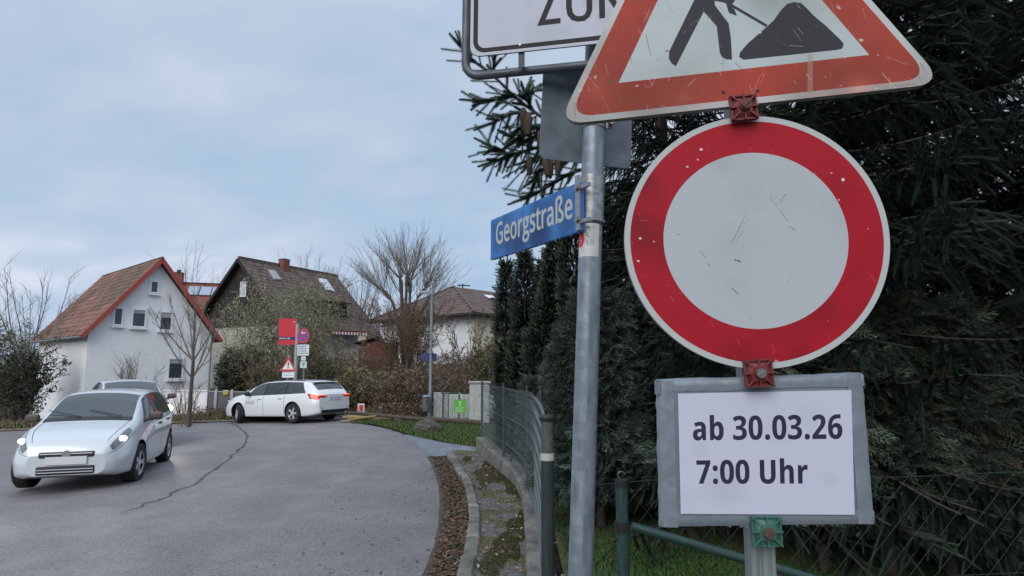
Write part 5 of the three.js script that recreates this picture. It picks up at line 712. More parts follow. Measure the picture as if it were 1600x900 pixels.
{ // red board, no-stopping sign and warning sign beyond the estate car
  const p = gAt(462, 24), o = thing('red_board', 'red company board with dark stripe on a grey post behind the estate car', 'sign');
  post(o, 'post', p, pixH(p, 506), 0.075, std(lin(0.33, 0.34, 0.36), 0.5, { metalness: 0.3 }));
  plateAt(o, 'board', p, 435.5, 498, 461, 538.5, 0.1, canvasTex(400, 640, (x, w, h) => { x.fillStyle = css([0.52, 0.015, 0.025]); x.fillRect(0, 0, w, h); x.fillStyle = css([0.02, 0.02, 0.08]); x.fillRect(0, 445, w, 78); x.fillRect(0, 0, 16, h); lines(x, 40, 486, 320, 1, 0, css([0.5, 0.5, 0.55]), 26); lines(x, 330, 70, 40, 2, 16, css([0.6, 0.5, 0.5]), 12); }), std(lin(0.1, 0.012, 0.02), 0.5), null, 0.12);
  const q = gAt(475, 23.2), n = thing('no_stopping_sign', 'round blue and red no stopping sign with white plates on a thin post', 'road sign');
  post(n, 'post', q, pixH(q, 514), 0.03, M.galv);
  plateAt(n, 'disc', q, 464.5, 513.5, 483, 536.5, 0.06, canvasTex(300, 300, (x, w) => { const c = w / 2; x.fillStyle = css([0.5, 0.02, 0.03]); x.fillRect(0, 0, w, w); x.fillStyle = css([0.02, 0.07, 0.42]); x.beginPath(); x.arc(c, c, 112, 0, 7); x.fill(); x.strokeStyle = css([0.5, 0.02, 0.03]); x.lineWidth = 34; for (const s of [1, -1]) { x.beginPath(); x.moveTo(c - 85, c - s * 85); x.lineTo(c + 85, c + s * 85); x.stroke(); } x.strokeStyle = css([0.62, 0.63, 0.65]); x.lineWidth = 16; x.beginPath(); x.moveTo(c + 55, c - 66); x.lineTo(c - 40, c - 66); x.moveTo(c - 12, c - 88); x.lineTo(c - 42, c - 66); x.lineTo(c - 12, c - 46); x.stroke(); }), M.signback, (w, h) => { const s = new THREE.Shape(); s.absellipse(0, 0, w / 2, h / 2, 0, Math.PI * 2, false, 0); return s; });
  const white = (k, seed) => canvasTex(256, 256, (x, w, h) => { x.fillStyle = css([0.56, 0.59, 0.62]); x.fillRect(0, 0, w, h); lines(x, 30, 45, 190, k, 210 / k, css([0.06, 0.06, 0.07]), 22); });
  plateAt(n, 'white_plate', q, 465, 538.5, 482.5, 555.5, 0.06, white(4)); plateAt(n, 'white_label', q, 470.5, 556.5, 477.5, 563.5, 0.05, white(2));
  plateAt(n, 'green_plate', q, 469, 564.8, 479, 575, 0.06, canvasTex(128, 128, (x, w) => { x.fillStyle = css([0.5, 0.56, 0.54]); x.fillRect(0, 0, w, w); x.fillStyle = css([0.03, 0.25, 0.14]); x.beginPath(); x.moveTo(25, 45); x.lineTo(75, 20); x.lineTo(75, 36); x.lineTo(105, 36); x.lineTo(105, 56); x.lineTo(75, 56); x.lineTo(75, 74); x.fill(); x.fillRect(55, 74, 22, 30); }));
  const r = gAt(450.5, 22.8), m = thing('warning_sign', 'red edged triangular warning sign with exclamation mark behind the estate car roof', 'road sign');
  post(m, 'post', r, pixH(r, 562), 0.03, M.galv);
  plateAt(m, 'triangle', r, 438, 557.5, 463, 580, 0.06, canvasTex(300, 270, (x, w, h) => { x.fillStyle = css([0.5, 0.02, 0.03]); x.fillRect(0, 0, w, h); x.fillStyle = css([0.6, 0.62, 0.63]); x.beginPath(); x.moveTo(150, 62); x.lineTo(252, 236); x.lineTo(48, 236); x.fill(); x.fillStyle = css([0.02, 0.02, 0.02]); x.beginPath(); x.moveTo(136, 105); x.lineTo(164, 105); x.lineTo(157, 185); x.lineTo(143, 185); x.fill(); x.beginPath(); x.arc(150, 208, 14, 0, 7); x.fill(); }), M.signback, (w, h) => roundPoly([[-w / 2, -h / 2], [w / 2, -h / 2], [0, h / 2]], 0.05));
  plateAt(m, 'white_plate', r, 441, 581, 459, 590, 0.06, white(2));
}
{ // green information sign on its mesh fence, wall pieces, gate pillar
  const D = 18.7, o = thing('green_mesh_fence', 'low green mesh fence with a pale wall end behind the boulder', 'fence');
  const a = gAt(690, D), b = gAt(752, D - 0.6), top = pixH(a, 614);
  for (const [px, d] of [[693, D], [718, D - 0.3], [748.5, D - 0.6]]) { const q = gAt(px, d); obj('post', rod(V(q.x, q.y - 0.05, q.z), V(q.x, top, q.z), 0.022, 0.022, 8), M.greenpost, o); }
  obj('top_rail', rod(V(a.x, top, a.z), V(b.x, top, b.z), 0.017, 0.017, 8), M.greenpost, o);
  const w = []; for (let i = 1; i < 24; i++) { const t = i / 24, q = V(lerp(a.x, b.x, t), 0, lerp(a.z, b.z, t)); w.push(rod(V(q.x, gh(q.x, q.z) + 0.05, q.z), V(q.x, top, q.z), 0.003, 0.003, 3)); } for (let i = 0; i < 10; i++) w.push(rod(V(a.x, 0.08 + i * (top - 0.1) / 10, a.z), V(b.x, 0.08 + i * (top - 0.1) / 10, b.z), 0.003, 0.003, 3));
  tag(obj('mesh_wires', w, M.greenpost, o), null, null, null, 'stuff');
  const wl = thing('low_wall', 'pale concrete wall behind the green mesh fence', 'wall'), w0 = gAt(679, D + 0.9), w1 = gAt(775, D + 0.5), d = w1.clone().sub(w0); d.y = 0;
  const wt = pixH(w0, 613); for (let i = 0; i < 4; i++) { const c = w0.clone().addScaledVector(d, (i + 0.5) / 4); obj('wall_panel', rbox(d.length() / 4 - 0.015, wt + 0.2 - (i ? 0.06 : 0), 0.16, 0.012, 0, 0, 0).rotateY(Math.atan2(-d.z, d.x)).translate(c.x, (wt - 0.2 - (i ? 0.06 : 0)) / 2, c.z), i ? M.palecon : std(lin(0.42, 0.44, 0.43), 0.9, { map: grey }), wl); }
  const pl = thing('gate_pillar', 'pale concrete gate pillar with flat cap at the far end of the dark fence', 'pillar'), pc = gAt(750, 18), pt = pixH(pc, 599), pw = 30 / F * 18;
  obj('shaft', rbox(pw, pt + 0.2, pw, 0.015, pc.x, (pt - 0.2) / 2, pc.z), M.palecon, pl); obj('cap', rbox(pw + 0.08, 0.06, pw + 0.08, 0.015, pc.x, pt + 0.03, pc.z), std(lin(0.45, 0.46, 0.45), 0.85, { map: grey }), pl);
  const sg = thing('green_notice', 'green square notice with white symbol hanging on the mesh fence', 'sign'), sp = gAt(719, D - 0.45);
  plateAt(sg, 'panel', sp, 709.5, 624.5, 728.5, 645, 0.05, canvasTex(256, 270, (x, w, h) => { x.fillStyle = css([0.10, 0.36, 0.04]); x.fillRect(0, 0, w, h); x.strokeStyle = css([0.6, 0.65, 0.6]); x.lineWidth = 11; x.beginPath(); x.moveTo(92, 40); x.lineTo(118, 78); x.lineTo(118, 96); x.lineTo(92, 132); x.moveTo(150, 40); x.lineTo(124, 78); x.lineTo(124, 96); x.lineTo(150, 132); x.moveTo(150, 30); x.lineTo(112, 60); x.stroke(); lines(x, 28, 165, 190, 4, 26, css([0.42, 0.58, 0.38]), 13); }), M.greenpost);
  for (const s of [-1, 1]) obj('cord', rod(V(sp.x + s * 0.1, pixH(sp, 625), sp.z + 0.05), V(sp.x, pixH(sp, 614), sp.z), 0.004, 0.004, 4), M.frame, sg);
}
{ // log barrier, boulder, timber, striped board
  const lg = thing('log', 'long weathered log lying as a barrier from the estate car to the dark fence', 'log'), a = at(540, 645, 21.6), b = at(754, 661, 17.2), R = rng(5), pts = [], rad = [];
  for (let i = 0; i <= 24; i++) { const p = a.clone().lerp(b, i / 24); p.y += (vnoise(i * 0.35, 2) - 0.5) * 0.05; pts.push(p); rad.push(lerp(0.056, 0.066, i / 24) + (vnoise(i * 0.8, 5) - 0.5) * 0.014); }
  const mb = new MB(); mb.tube(pts, rad, 12); obj('trunk', mb.geo(), std(lin(0.105, 0.082, 0.068), 0.9, { map: grey }), lg);
  for (const e of [pts[0], pts[24]]) obj('cut_end', new THREE.CylinderGeometry(0.072, 0.072, 0.02, 14).rotateZ(Math.PI / 2).rotateY(0.8).translate(e.x, e.y, e.z), std(lin(0.3, 0.22, 0.14), 0.9), lg);
  for (const t of [0.1, 0.45]) { const p = a.clone().lerp(b, t), y = gh(p.x, p.z); obj('support_block', rbox(0.3, Math.max(p.y - y - 0.03, 0.05), 0.2, 0.01, p.x, (p.y + y - 0.06) / 2, p.z), M.bark, lg); }
  const bs = GR(667, 678), rock = thing('boulder', 'grey brown boulder on the grass below the log', 'boulder', V(bs.x, bs.y, bs.z), 0.3), g = new THREE.IcosahedronGeometry(0.3, 5), P = g.attributes.position;
  for (let i = 0; i < P.count; i++) { const v = V().fromBufferAttribute(P, i), n = v.clone().normalize(); let k = 0.78 + 0.5 * fbm(n.x * 1.5 + 5, n.y * 1.5 + 2, n.z * 1.5, 3) + 0.10 * fbm(n.x * 6, n.y * 6, n.z * 6, 3) - 0.07 * Math.abs(Math.sin(n.y * 8 + n.x * 3 + 2 * fbm(n.x * 3, n.y * 3, n.z * 3))); v.copy(n).multiplyScalar(0.3 * k); v.x *= 1.12; v.y = v.y * 0.72 + 0.13; P.setXYZ(i, v.x, v.y, v.z); }
  g.computeVertexNormals(); { const u = g.attributes.uv; for (let i = 0; i < u.count; i++) u.setXY(i, P.getX(i) * 3 + P.getZ(i), P.getY(i) * 3); }
  obj('stone', g, std(0xffffff, 0.95, { map: speck(256, 30, [0.085, 0.076, 0.067], 0.8, 1.4, 71), bumpMap: bumpT, bumpScale: 0.02 }), rock);
  const tp = thing('timber_stack', 'fresh yellow planks and offcuts lying behind the log', 'timber'), c = gAt(574, 20.9);
  const yel = std(lin(0.42, 0.32, 0.13), 0.8, { map: grey }), pal = std(lin(0.42, 0.33, 0.22), 0.8, { map: grey }); for (let i = 0; i < 9; i++) { const r = rng(70 + i); obj('plank', rbox(rr(r, 0.8, 1.5), 0.05, 0.14, 0.006).rotateY(rr(r, -0.5, 0.4)).rotateZ(i === 8 ? 0.16 : rr(r, -0.04, 0.04)).translate(c.x + rr(r, -0.3, 0.55), c.y + 0.04 + 0.055 * (i % 3), c.z + 0.15 * Math.floor(i / 4) + 0.1 * i / 9), i % 3 ? yel : pal, tp); }
  const bp = gAt(566, 22.3), br = thing('barrier_panel', 'small red and white barrier panel behind the log', 'barrier'), y0 = pixH(bp, 645), y1 = pixH(bp, 630.5), bw = 11 / F * 22.3;
  obj('panel', rbox(bw, y1 - y0, 0.03, 0.01, bp.x, (y0 + y1) / 2, bp.z), std(lin(0.6, 0.58, 0.55), 0.5), br); obj('red_field', box(bw * 0.46, (y1 - y0) * 0.68, 0.01, bp.x + bw * 0.08, (y0 + y1) / 2, bp.z + 0.018), std(lin(0.5, 0.02, 0.02), 0.5), br); obj('orange_stripe', box(bw * 0.12, (y1 - y0) * 0.68, 0.01, bp.x - bw * 0.28, (y0 + y1) / 2, bp.z + 0.018), std(lin(0.5, 0.15, 0.05), 0.5), br); obj('stand', box(0.04, y0 - bp.y, 0.04, bp.x, (y0 + bp.y) / 2, bp.z - 0.01), M.cap, br);
}
{ // railing and low wall in front of the white house
  const D = 25.2, f = thing('slat_fence', 'grey fence of dark upright slats and pale posts beside the white house', 'fence'), a = gAt(330, D), b = gAt(425, D - 0.6), top = pixH(a, 611), n = 34;
  for (let i = 0; i <= n; i++) { const p = a.clone().lerp(b, i / n), y = gh(p.x, p.z); obj('slat', box(0.07, top - y - 0.22, 0.02, p.x, (top + y) / 2 + 0.08, p.z), std(lin(0.09, 0.095, 0.1), 0.6), f); }
  for (const i of [4, 13, 22, 31]) { const p = a.clone().lerp(b, i / n); obj('post', box(0.1, top - gh(p.x, p.z) + 0.08, 0.1, p.x, (top + gh(p.x, p.z)) / 2 + 0.02, p.z + 0.03), std(lin(0.36, 0.37, 0.38), 0.6), f); }
  for (const y of [top - 0.03, top - 0.9]) obj('rail', rod(V(a.x, y, a.z + 0.02), V(b.x, y, b.z + 0.02), 0.028, 0.028, 6), std(lin(0.25, 0.26, 0.27), 0.5), f);
  const s = thing('yellow_plate', 'small yellow plate on the dark slat fence', 'sign'), p = at(352.5, 613.5, D - 0.25); obj('plate', box(0.19, 0.16, 0.01, p.x, p.y, p.z), std(lin(0.42, 0.3, 0.04), 0.5), s); obj('cap_rail', box(0.21, 0.02, 0.02, p.x, p.y + 0.085, p.z), M.frame, s);
  const w = thing('garden_wall', 'low white rendered wall in front of the white house', 'wall'), c = gAt(196, 25.5), d = gAt(329, 25.3), v = d.clone().sub(c); v.y = 0; const wt = pixH(d, 611.5);
  for (let i = 0; i < 4; i++) { const m = c.clone().addScaledVector(v, (i + 0.5) / 4), L = v.length() / 4 - 0.02, y = gh(m.x, m.z); obj('wall_section', box(L, wt - y + 0.3, 0.2).rotateY(Math.atan2(-v.z, v.x)).translate(m.x, (wt + y - 0.3) / 2, m.z), M.plasterWhite, w); obj('coping', box(L, 0.05, 0.28).rotateY(Math.atan2(-v.z, v.x)).translate(m.x, wt + 0.027, m.z), M.frame, w); }
}

// ---------------------------------------------------------------- trees and shrubs
const randDir = (R, up = 0) => { const a = R() * 6.2832, z = rr(R, -1, 1), s = Math.sqrt(1 - z * z); return V(Math.cos(a) * s, z + up, Math.sin(a) * s).normalize(); };
function limb(mb, R, p, dir, len, r0, r1, o, seg = 5, sides = 4) { // one curved branch; returns its points
  const pts = [p.clone()], rad = [r0], d = dir.clone(); for (let i = 1; i <= seg; i++) { d.add(randDir(R).multiplyScalar(o.wobble ?? 0.15)); d.y += (o.lift ?? 0.05); d.normalize(); pts.push(pts[i - 1].clone().addScaledVector(d, len / seg)); rad.push(lerp(r0, r1, i / seg)); }
  mb.tube(pts, rad, sides); return pts;
}
function branchOut(mb, R, pts, n, len, r, o, level, tips) { // side shoots along a limb
  for (let i = 0; i < n; i++) {
    const t = o.from + (1 - o.from) * (i + R()) / n, k = Math.min(Math.floor(t * (pts.length - 1)), pts.length - 2), f = t * (pts.length - 1) - k, p = pts[k].clone().lerp(pts[k + 1], f), ax = pts[k + 1].clone().sub(pts[k]).normalize();
    const d = ax.multiplyScalar(o.along ?? 0.7).add(randDir(R).multiplyScalar(o.spread ?? 0.8)); d.y += o.up ?? 0.1; d.normalize();
    const L = len * rr(R, 0.6, 1.15) * (1 - 0.45 * t), q = limb(mb, R, p, d, L, r, r * 0.4, o, level > 1 ? 4 : 3, level > 1 ? 4 : 3);
    if (tips) for (const x of q.slice(1)) tips.push(x);
    if (level > 1) branchOut(mb, R, q, o.kids ?? 5, len * (o.ratio ?? 0.5), r * 0.5, o, level - 1, tips);
  }
}
const leafQuad = (() => { const g = new THREE.BufferGeometry(); g.setAttribute('position', new THREE.BufferAttribute(new Float32Array([-0.5, 0, 0, 0, 0.06, -0.3, 0.5, 0, 0, 0, 0.06, 0.3]), 3)); g.setIndex([0, 1, 2, 0, 2, 3]); g.computeVertexNormals(); return g; })();
const leafThin = std(0xffffff, 0.75);
function leafCloud(parent, name, R, tips, n, size, color, jitter) { const ms = [], cs = []; for (let i = 0; i < n; i++) { const p = tips[Math.floor(R() * tips.length)].clone().add(randDir(R).multiplyScalar(R() * jitter)); ms.push(mat4(p, R() * 6.3, R() * 6.3, R() * 6.3, rr(R, 0.6, 1.3) * size)); cs.push(color(R)); } return instanced(name, leafQuad, leafThin, ms, parent, cs); }
// many-stemmed shrub between pixel columns x0..x1 with its top at row y
function shrub(name, label, cat, x0, x1, y, D, o) {
  const c = gAt((x0 + x1) / 2, D), base = gh(c.x, c.z) + bankH(c.x, c.z), top = pixH(V(c.x, 0, c.z), y), H = top - base, Wd = (x1 - x0) / F * D, R = rng(o.seed), root = thing(name, label, cat, V(c.x, base, c.z), 0, o.group), mb = new MB(), tips = [];
  const stems = o.stems ?? 14;
  for (let i = 0; i < stems; i++) { const a = R() * 6.283, s = Math.sqrt(R()), d = V(Math.cos(a) * s * Wd / H * 0.62, 1, Math.sin(a) * s * Wd / H * 0.5).normalize(), p = V(Math.cos(a) * s * Wd * 0.18, -0.1, Math.sin(a) * s * Wd * 0.15); const q = limb(mb, R, p, d, H * rr(R, 0.75, 1.02) / d.y * 0.93, o.r ?? 0.022, 0.005, { wobble: o.wobble ?? 0.13, lift: 0.03 }, 7, 4); branchOut(mb, R, q, o.kids ?? 9, H * (o.side ?? 0.34), 0.009 * (o.thin ?? 1), { from: 0.15, spread: o.spread ?? 0.8, along: 0.6, up: o.up ?? 0.15, kids: o.kids2 ?? 5, ratio: 0.5, wobble: 0.2, lift: 0.03 }, 2, tips); }
  obj('branches', mb.geo(), o.bark ?? M.twig, root);
  if (o.leaves) leafCloud(root, 'leaves', R, tips, o.leaves, o.size ?? 0.07, o.color, o.jit ?? 0.12);
  return root;
}
const pick = (...l) => (R) => { const t = R(); let s = 0; for (const [w, c, j] of l) { s += w; if (t < s) { const k = rr(R, 0.7, 1.3); return lin(c[0] * k, c[1] * k, c[2] * k); } } const c = l[0][1]; return lin(...c); };
const brownLeaf = pick([0.6, [0.13, 0.09, 0.06]], [0.25, [0.065, 0.05, 0.04]], [0.15, [0.2, 0.15, 0.1]]), catkin = pick([0.45, [0.34, 0.32, 0.19]], [0.3, [0.15, 0.15, 0.07]], [0.25, [0.075, 0.08, 0.04]]), olive = pick([0.5, [0.11, 0.105, 0.05]], [0.3, [0.2, 0.175, 0.09]], [0.2, [0.06, 0.06, 0.03]]), ever = pick([0.6, [0.03, 0.042, 0.026]], [0.3, [0.05, 0.062, 0.035]], [0.1, [0.08, 0.085, 0.05]]);
// the bank, left to right
shrub('catkin_shrub', 'tall grey shrub full of pale catkins behind the red board', 'shrub', 395, 525, 432, 29, { seed: 201, stems: 22, kids: 11, leaves: 11000, size: 0.072, color: catkin, bark: M.twig, jit: 0.2 });
shrub('catkin_shrub', 'smaller grey shrub with pale catkins left of the red board, by the dark evergreen', 'shrub', 345, 440, 470, 28, { seed: 202, stems: 16, leaves: 5500, size: 0.07, color: catkin, bark: M.twigPale, jit: 0.2 });
shrub('evergreen_bush', 'dark evergreen bush behind the slat fence', 'bush', 332, 392, 548, 26.4, { seed: 203, stems: 16, kids: 12, leaves: 14000, size: 0.09, color: ever, bark: M.twigDark, jit: 0.18 });
shrub('olive_bush', 'olive brown bush directly behind the estate car roof', 'bush', 375, 470, 535, 26, { seed: 204, stems: 18, leaves: 5500, size: 0.075, color: olive, bark: M.twigBrown });
shrub('olive_bush', 'olive brown bush between the no stopping sign and the brick shed', 'bush', 465, 565, 520, 26.5, { seed: 205, stems: 20, leaves: 6000, size: 0.075, color: olive, bark: M.twigBrown });
shrub('yellow_bush', 'yellowish leafy bush above the estate car tail', 'bush', 535, 612, 572, 24.8, { seed: 206, stems: 18, leaves: 7000, size: 0.1, color: pick([0.5, [0.2, 0.17, 0.075]], [0.5, [0.09, 0.085, 0.04]]), bark: M.twigBrown });
shrub('bramble_thicket', 'dark purplish bramble thicket left of the slim street lamp', 'thicket', 590, 668, 572, 22.6, { seed: 207, stems: 24, leaves: 6500, size: 0.075, color: brownLeaf, bark: M.twigDark, spread: 1.1, up: -0.05 });
shrub('bramble_thicket', 'brown bramble thicket right of the slim street lamp, behind the green notice', 'thicket', 655, 755, 556, 21.6, { seed: 208, stems: 26, leaves: 8000, size: 0.075, color: brownLeaf, bark: M.twigBrown, spread: 1.1, up: -0.05 });
shrub('green_bush', 'dull green bush beside the conifer columns above the gate pillar', 'bush', 744, 800, 530, 21, { seed: 209, stems: 20, kids: 10, leaves: 9000, size: 0.085, color: pick([0.5, [0.07, 0.072, 0.035]], [0.5, [0.12, 0.1, 0.055]]), bark: M.twigBrown });
shrub('leaf_specked_shrub', 'thin upright shrub with clinging dead leaves before the white hipped house', 'shrub', 692, 768, 482, 27, { seed: 210, stems: 9, kids: 5, kids2: 3, leaves: 700, size: 0.1, color: brownLeaf, bark: M.twigDark, spread: 0.5, up: 0.35, thin: 1.2 });
shrub('bare_shrub', 'bare grey shrub against the wall of the white house at the left', 'shrub', 188, 240, 550, 24.6, { seed: 211, stems: 13, kids: 8, bark: M.twig, up: 0.3, spread: 0.55 });
shrub('bare_shrub', 'low bare twigs round the foot of the young tree', 'shrub', 268, 330, 582, 22.4, { seed: 212, stems: 9, kids: 6, bark: M.twigBrown, up: 0.3, spread: 0.6 });
shrub('olive_bush', 'dark olive bush at the left edge of the picture', 'bush', -30, 66, 505, 27.5, { seed: 213, stems: 18, leaves: 9000, size: 0.09, color: olive, bark: M.twigBrown });
shrub('evergreen_bush', 'dark evergreen bush between the left edge and the white house', 'bush', 20, 72, 545, 26.9, { seed: 214, stems: 14, leaves: 9000, size: 0.09, color: ever, bark: M.twigDark });
shrub('yellow_bush', 'low yellowish scrub behind the striped barrier panel', 'bush', 478, 560, 596, 24.2, { seed: 215, stems: 20, leaves: 6000, size: 0.075, color: olive, bark: M.twigPale });
bareTree('bare_tree', 'spreading bare tree at the left edge of the picture behind the bushes', 40, 34, 600, 425, { seed: 407, stem: 0.3, r: 0.11, n: 12, kids: 10, twig: M.twig });
shrub('hedge_row', 'long brown winter hedge behind the white house at the far left', 'hedge', -70, 130, 540, 36, { seed: 218, stems: 34, kids: 10, leaves: 9000, size: 0.1, color: brownLeaf, bark: M.twigBrown });
shrub('ivy_thicket', 'reddish brown creeper thicket round the foot of the pollarded tree', 'thicket', 592, 690, 470, 28.5, { seed: 216, stems: 36, kids: 10, leaves: 9000, size: 0.075, color: pick([0.6, [0.13, 0.075, 0.045]], [0.4, [0.075, 0.052, 0.035]]), bark: M.twigBrown, spread: 0.5, up: 0.1 });
{ // undergrowth that fills the bank
  const R = rng(77), mb = new MB(), ms = [], cs = []; for (let i = 0; i < 5200; i++) { const D = rr(R, 21.4, 29.5), x = rr(R, D < 24 ? -4.6 : -12.6, 0.6), y = gh(x, -D) + bankH(x, -D); const d = randDir(R, 0.9); limb(mb, R, V(x, y - 0.05, -D), d, rr(R, 0.4, 1.1), 0.007, 0.003, { wobble: 0.25, lift: -0.04 }, 3, 3); }
  const u = tag(obj('undergrowth', mb.geo(), M.twigBrown), 'tangled brown undergrowth covering the bank beyond the road', 'undergrowth', null, 'stuff');
  for (let i = 0; i < 24000; i++) { const D = rr(R, 21.2, 29.8), x = rr(R, D < 24 ? -4.6 : -12.6, 0.8), y = gh(x, -D) + bankH(x, -D) + R() * 0.5; ms.push(mat4(V(x, y, -D), R() * 6.3, R() * 6.3, R() * 6.3, rr(R, 0.05, 0.12))); cs.push(brownLeaf(R)); }
  tag(instanced('dead_leaves', leafQuad, leafThin, ms, scene, cs), 'dead brown leaves caught in the tangle on the bank', 'leaves');
}
{ // pollarded tree with long whips
  const c = gAt(634, 31), y0 = gh(c.x, c.z) + 1.6, R = rng(301), t = thing('pollarded_tree', 'pollarded tree with swollen stubs and a fan of long bare whips', 'tree', V(c.x, y0, c.z)), mb = new MB(), wb = new MB(), S = 31 / F;
  const L = (px, py, dz = 0) => { const q = at(px, py, 31 - dz); return q.sub(t.position); };
  const stubs = [[[634, 600], [630, 520], [628, 470], [626, 437]], [[634, 600], [640, 520], [650, 470], [655, 462], [664, 452]], [[632, 560], [618, 490], [612, 470], [600, 455]], [[636, 540], [640, 480], [641, 440]], [[632, 520], [634, 470], [636, 432]], [[634, 560], [652, 500], [668, 470]]];
  stubs.forEach((s, i) => { const pts = new THREE.CatmullRomCurve3(s.map(([x, y], k) => L(x, y, (i - 2.5) * 0.25 * k / 3))).getPoints(8), rad = pts.map((_, k) => lerp(i ? 0.095 : 0.17, 0.055, k / 8) + (k >= 7 ? 0.04 : 0)); mb.tube(pts, rad, 8);
    const h = pts[8]; const n = [40, 38, 44, 34, 34, 34][i]; for (let k = 0; k < n; k++) { const a = rr(R, -1, 1), d = V(a * 1.05 + [-0.3, 0.6, -0.8, 0.2, 0, 0.8][i], 1, rr(R, -0.8, 0.8)).normalize(), st = pts[rr(R, 0, 1) < 0.7 ? 8 : 5 + Math.floor(R() * 3)].clone(); const q = limb(wb, R, st, d, rr(R, 1.5, 3.15) * (1 - 0.12 * Math.abs(d.x)), 0.012, 0.0035, { wobble: 0.09, lift: 0.05 }, 7, 4); branchOut(wb, R, q, 8, 0.8, 0.0065, { from: 0.25, spread: 0.45, along: 0.9, up: 0.15, wobble: 0.1, lift: 0.03 }, 1); } });
  obj('trunk', mb.geo(), M.bark, t); obj('whips', wb.geo(), M.twig, t);
}
function bareTree(name, label, px, D, yBase, yTop, o) { // straight stem, forking into an upswept bare crown
  const c = gAt(px, D), y0 = o.bank ? gh(c.x, c.z) + bankH(c.x, c.z) : gh(c.x, c.z), H = pixH(c, yTop) - y0, R = rng(o.seed), t = thing(name, label, 'tree', V(c.x, y0, c.z)), tb = new MB(), cb = new MB();
  const tr = limb(tb, R, V(0, -0.1, 0), V(0.02, 1, 0), H * o.stem, o.r, o.r * 0.7, { wobble: 0.03, lift: 0.1 }, 8, 8), tip = tr[8];
  for (let i = 0; i < o.n; i++) { const k = Math.min(8, 8 - Math.floor(R() * R() * 3.5)), a = i / o.n * 6.283 + R(), e = rr(R, o.e0 ?? 0.25, o.e1 ?? 0.85), d = V(Math.cos(a) * e, 1, Math.sin(a) * e).normalize(); const q = limb(cb, R, (i < 3 ? tip : tr[k]).clone(), d, H * (1 - o.stem) * rr(R, 0.75, 1.12), o.r * 0.42, 0.008, { wobble: 0.1, lift: o.lift ?? 0.06 }, 8, 5); branchOut(cb, R, q, o.kids ?? 11, H * (o.side ?? 0.2), 0.011, { from: 0.12, spread: 0.6, along: 0.9, up: 0.12, kids: 5, ratio: 0.5, wobble: 0.13, lift: 0.04 }, 2); }
  obj('trunk', tb.geo(), o.bark ?? M.bark, t); obj('crown', cb.geo(), o.twig ?? M.twig, t); return t;
}
bareTree('bare_tree', 'slender bare young tree standing in front of the white house', 301, 21.6, 652, 446, { seed: 401, stem: 0.48, r: 0.075, n: 10, kids: 8, e0: 0.3, e1: 1.1, side: 0.15, twig: M.twig, lift: 0.09 });
bareTree('bare_tree', 'distant bare tree rising behind the ridge of the white house', 292, 60, 600, 392, { seed: 402, stem: 0.45, r: 0.12, n: 9, kids: 9, twig: M.twig });
bareTree('bare_tree', 'bare tree standing just right of the dark steep roof', 560, 46, 560, 408, { seed: 403, stem: 0.3, r: 0.14, n: 14, kids: 11, e1: 0.7, twig: M.twig, bank: true });
bareTree('bare_tree', 'low bare tree in the gap left of the pollarded tree', 596, 50, 560, 448, { seed: 404, stem: 0.25, r: 0.12, n: 12, kids: 10, twig: M.twig, bank: true });
bareTree('bare_tree', 'bare tree tops showing over the dark roof beside its chimney', 462, 64, 560, 404, { seed: 405, stem: 0.35, r: 0.12, n: 10, kids: 9, twig: M.twig });
bareTree('bare_tree', 'bare tree tops over the right part of the dark roof ridge', 505, 66, 560, 410, { seed: 406, stem: 0.35, r: 0.12, n: 10, kids: 9, twig: M.twig });
// ------------------------------------------------ conifers
// a shoot: a short stem ringed with needles, along +y
function shootGeo(R, L, n, nl, w, ang = 0.9, stem = 0.002, tip = 0.35) { const b = new MB(); b.tube([V(0, 0, 0), V(0, L * 0.5, 0), V(0, L, 0)], [stem, stem * 0.8, stem * 0.4], 3); for (let i = 0; i < n; i++) { const t = Math.pow((i + R()) / n, 0.9), a = i * 2.399 + R(), y = t * L, e = lerp(ang, tip, t * t), d = V(Math.cos(a) * Math.sin(e), Math.cos(e), Math.sin(a) * Math.sin(e)), l = nl * rr(R, 0.75, 1.15) * (t > 0.93 ? 0.8 : 1), s = V(-Math.sin(a), 0, Math.cos(a)).multiplyScalar(w), p = V(0, y, 0); b.tri(p.clone().add(s), p.clone().sub(s), p.clone().addScaledVector(d, l), V(Math.cos(a) * 0.6, 0.7, Math.sin(a) * 0.6).normalize()); } return b.geo(); }
const needleMat = std(lin(1.25, 1.27, 1.2), 0.7), RS = rng(900);
const skyShoot = shootGeo(rng(901), 0.2, 430, 0.0205, 0.0013, 1.2, 0.0032, 0.7);
const spruceShoot = shootGeo(RS, 0.2, 300, 0.022, 0.0018, 1.0, 0.003), yewShoot = shootGeo(RS, 0.13, 80, 0.026, 0.003, 1.15);
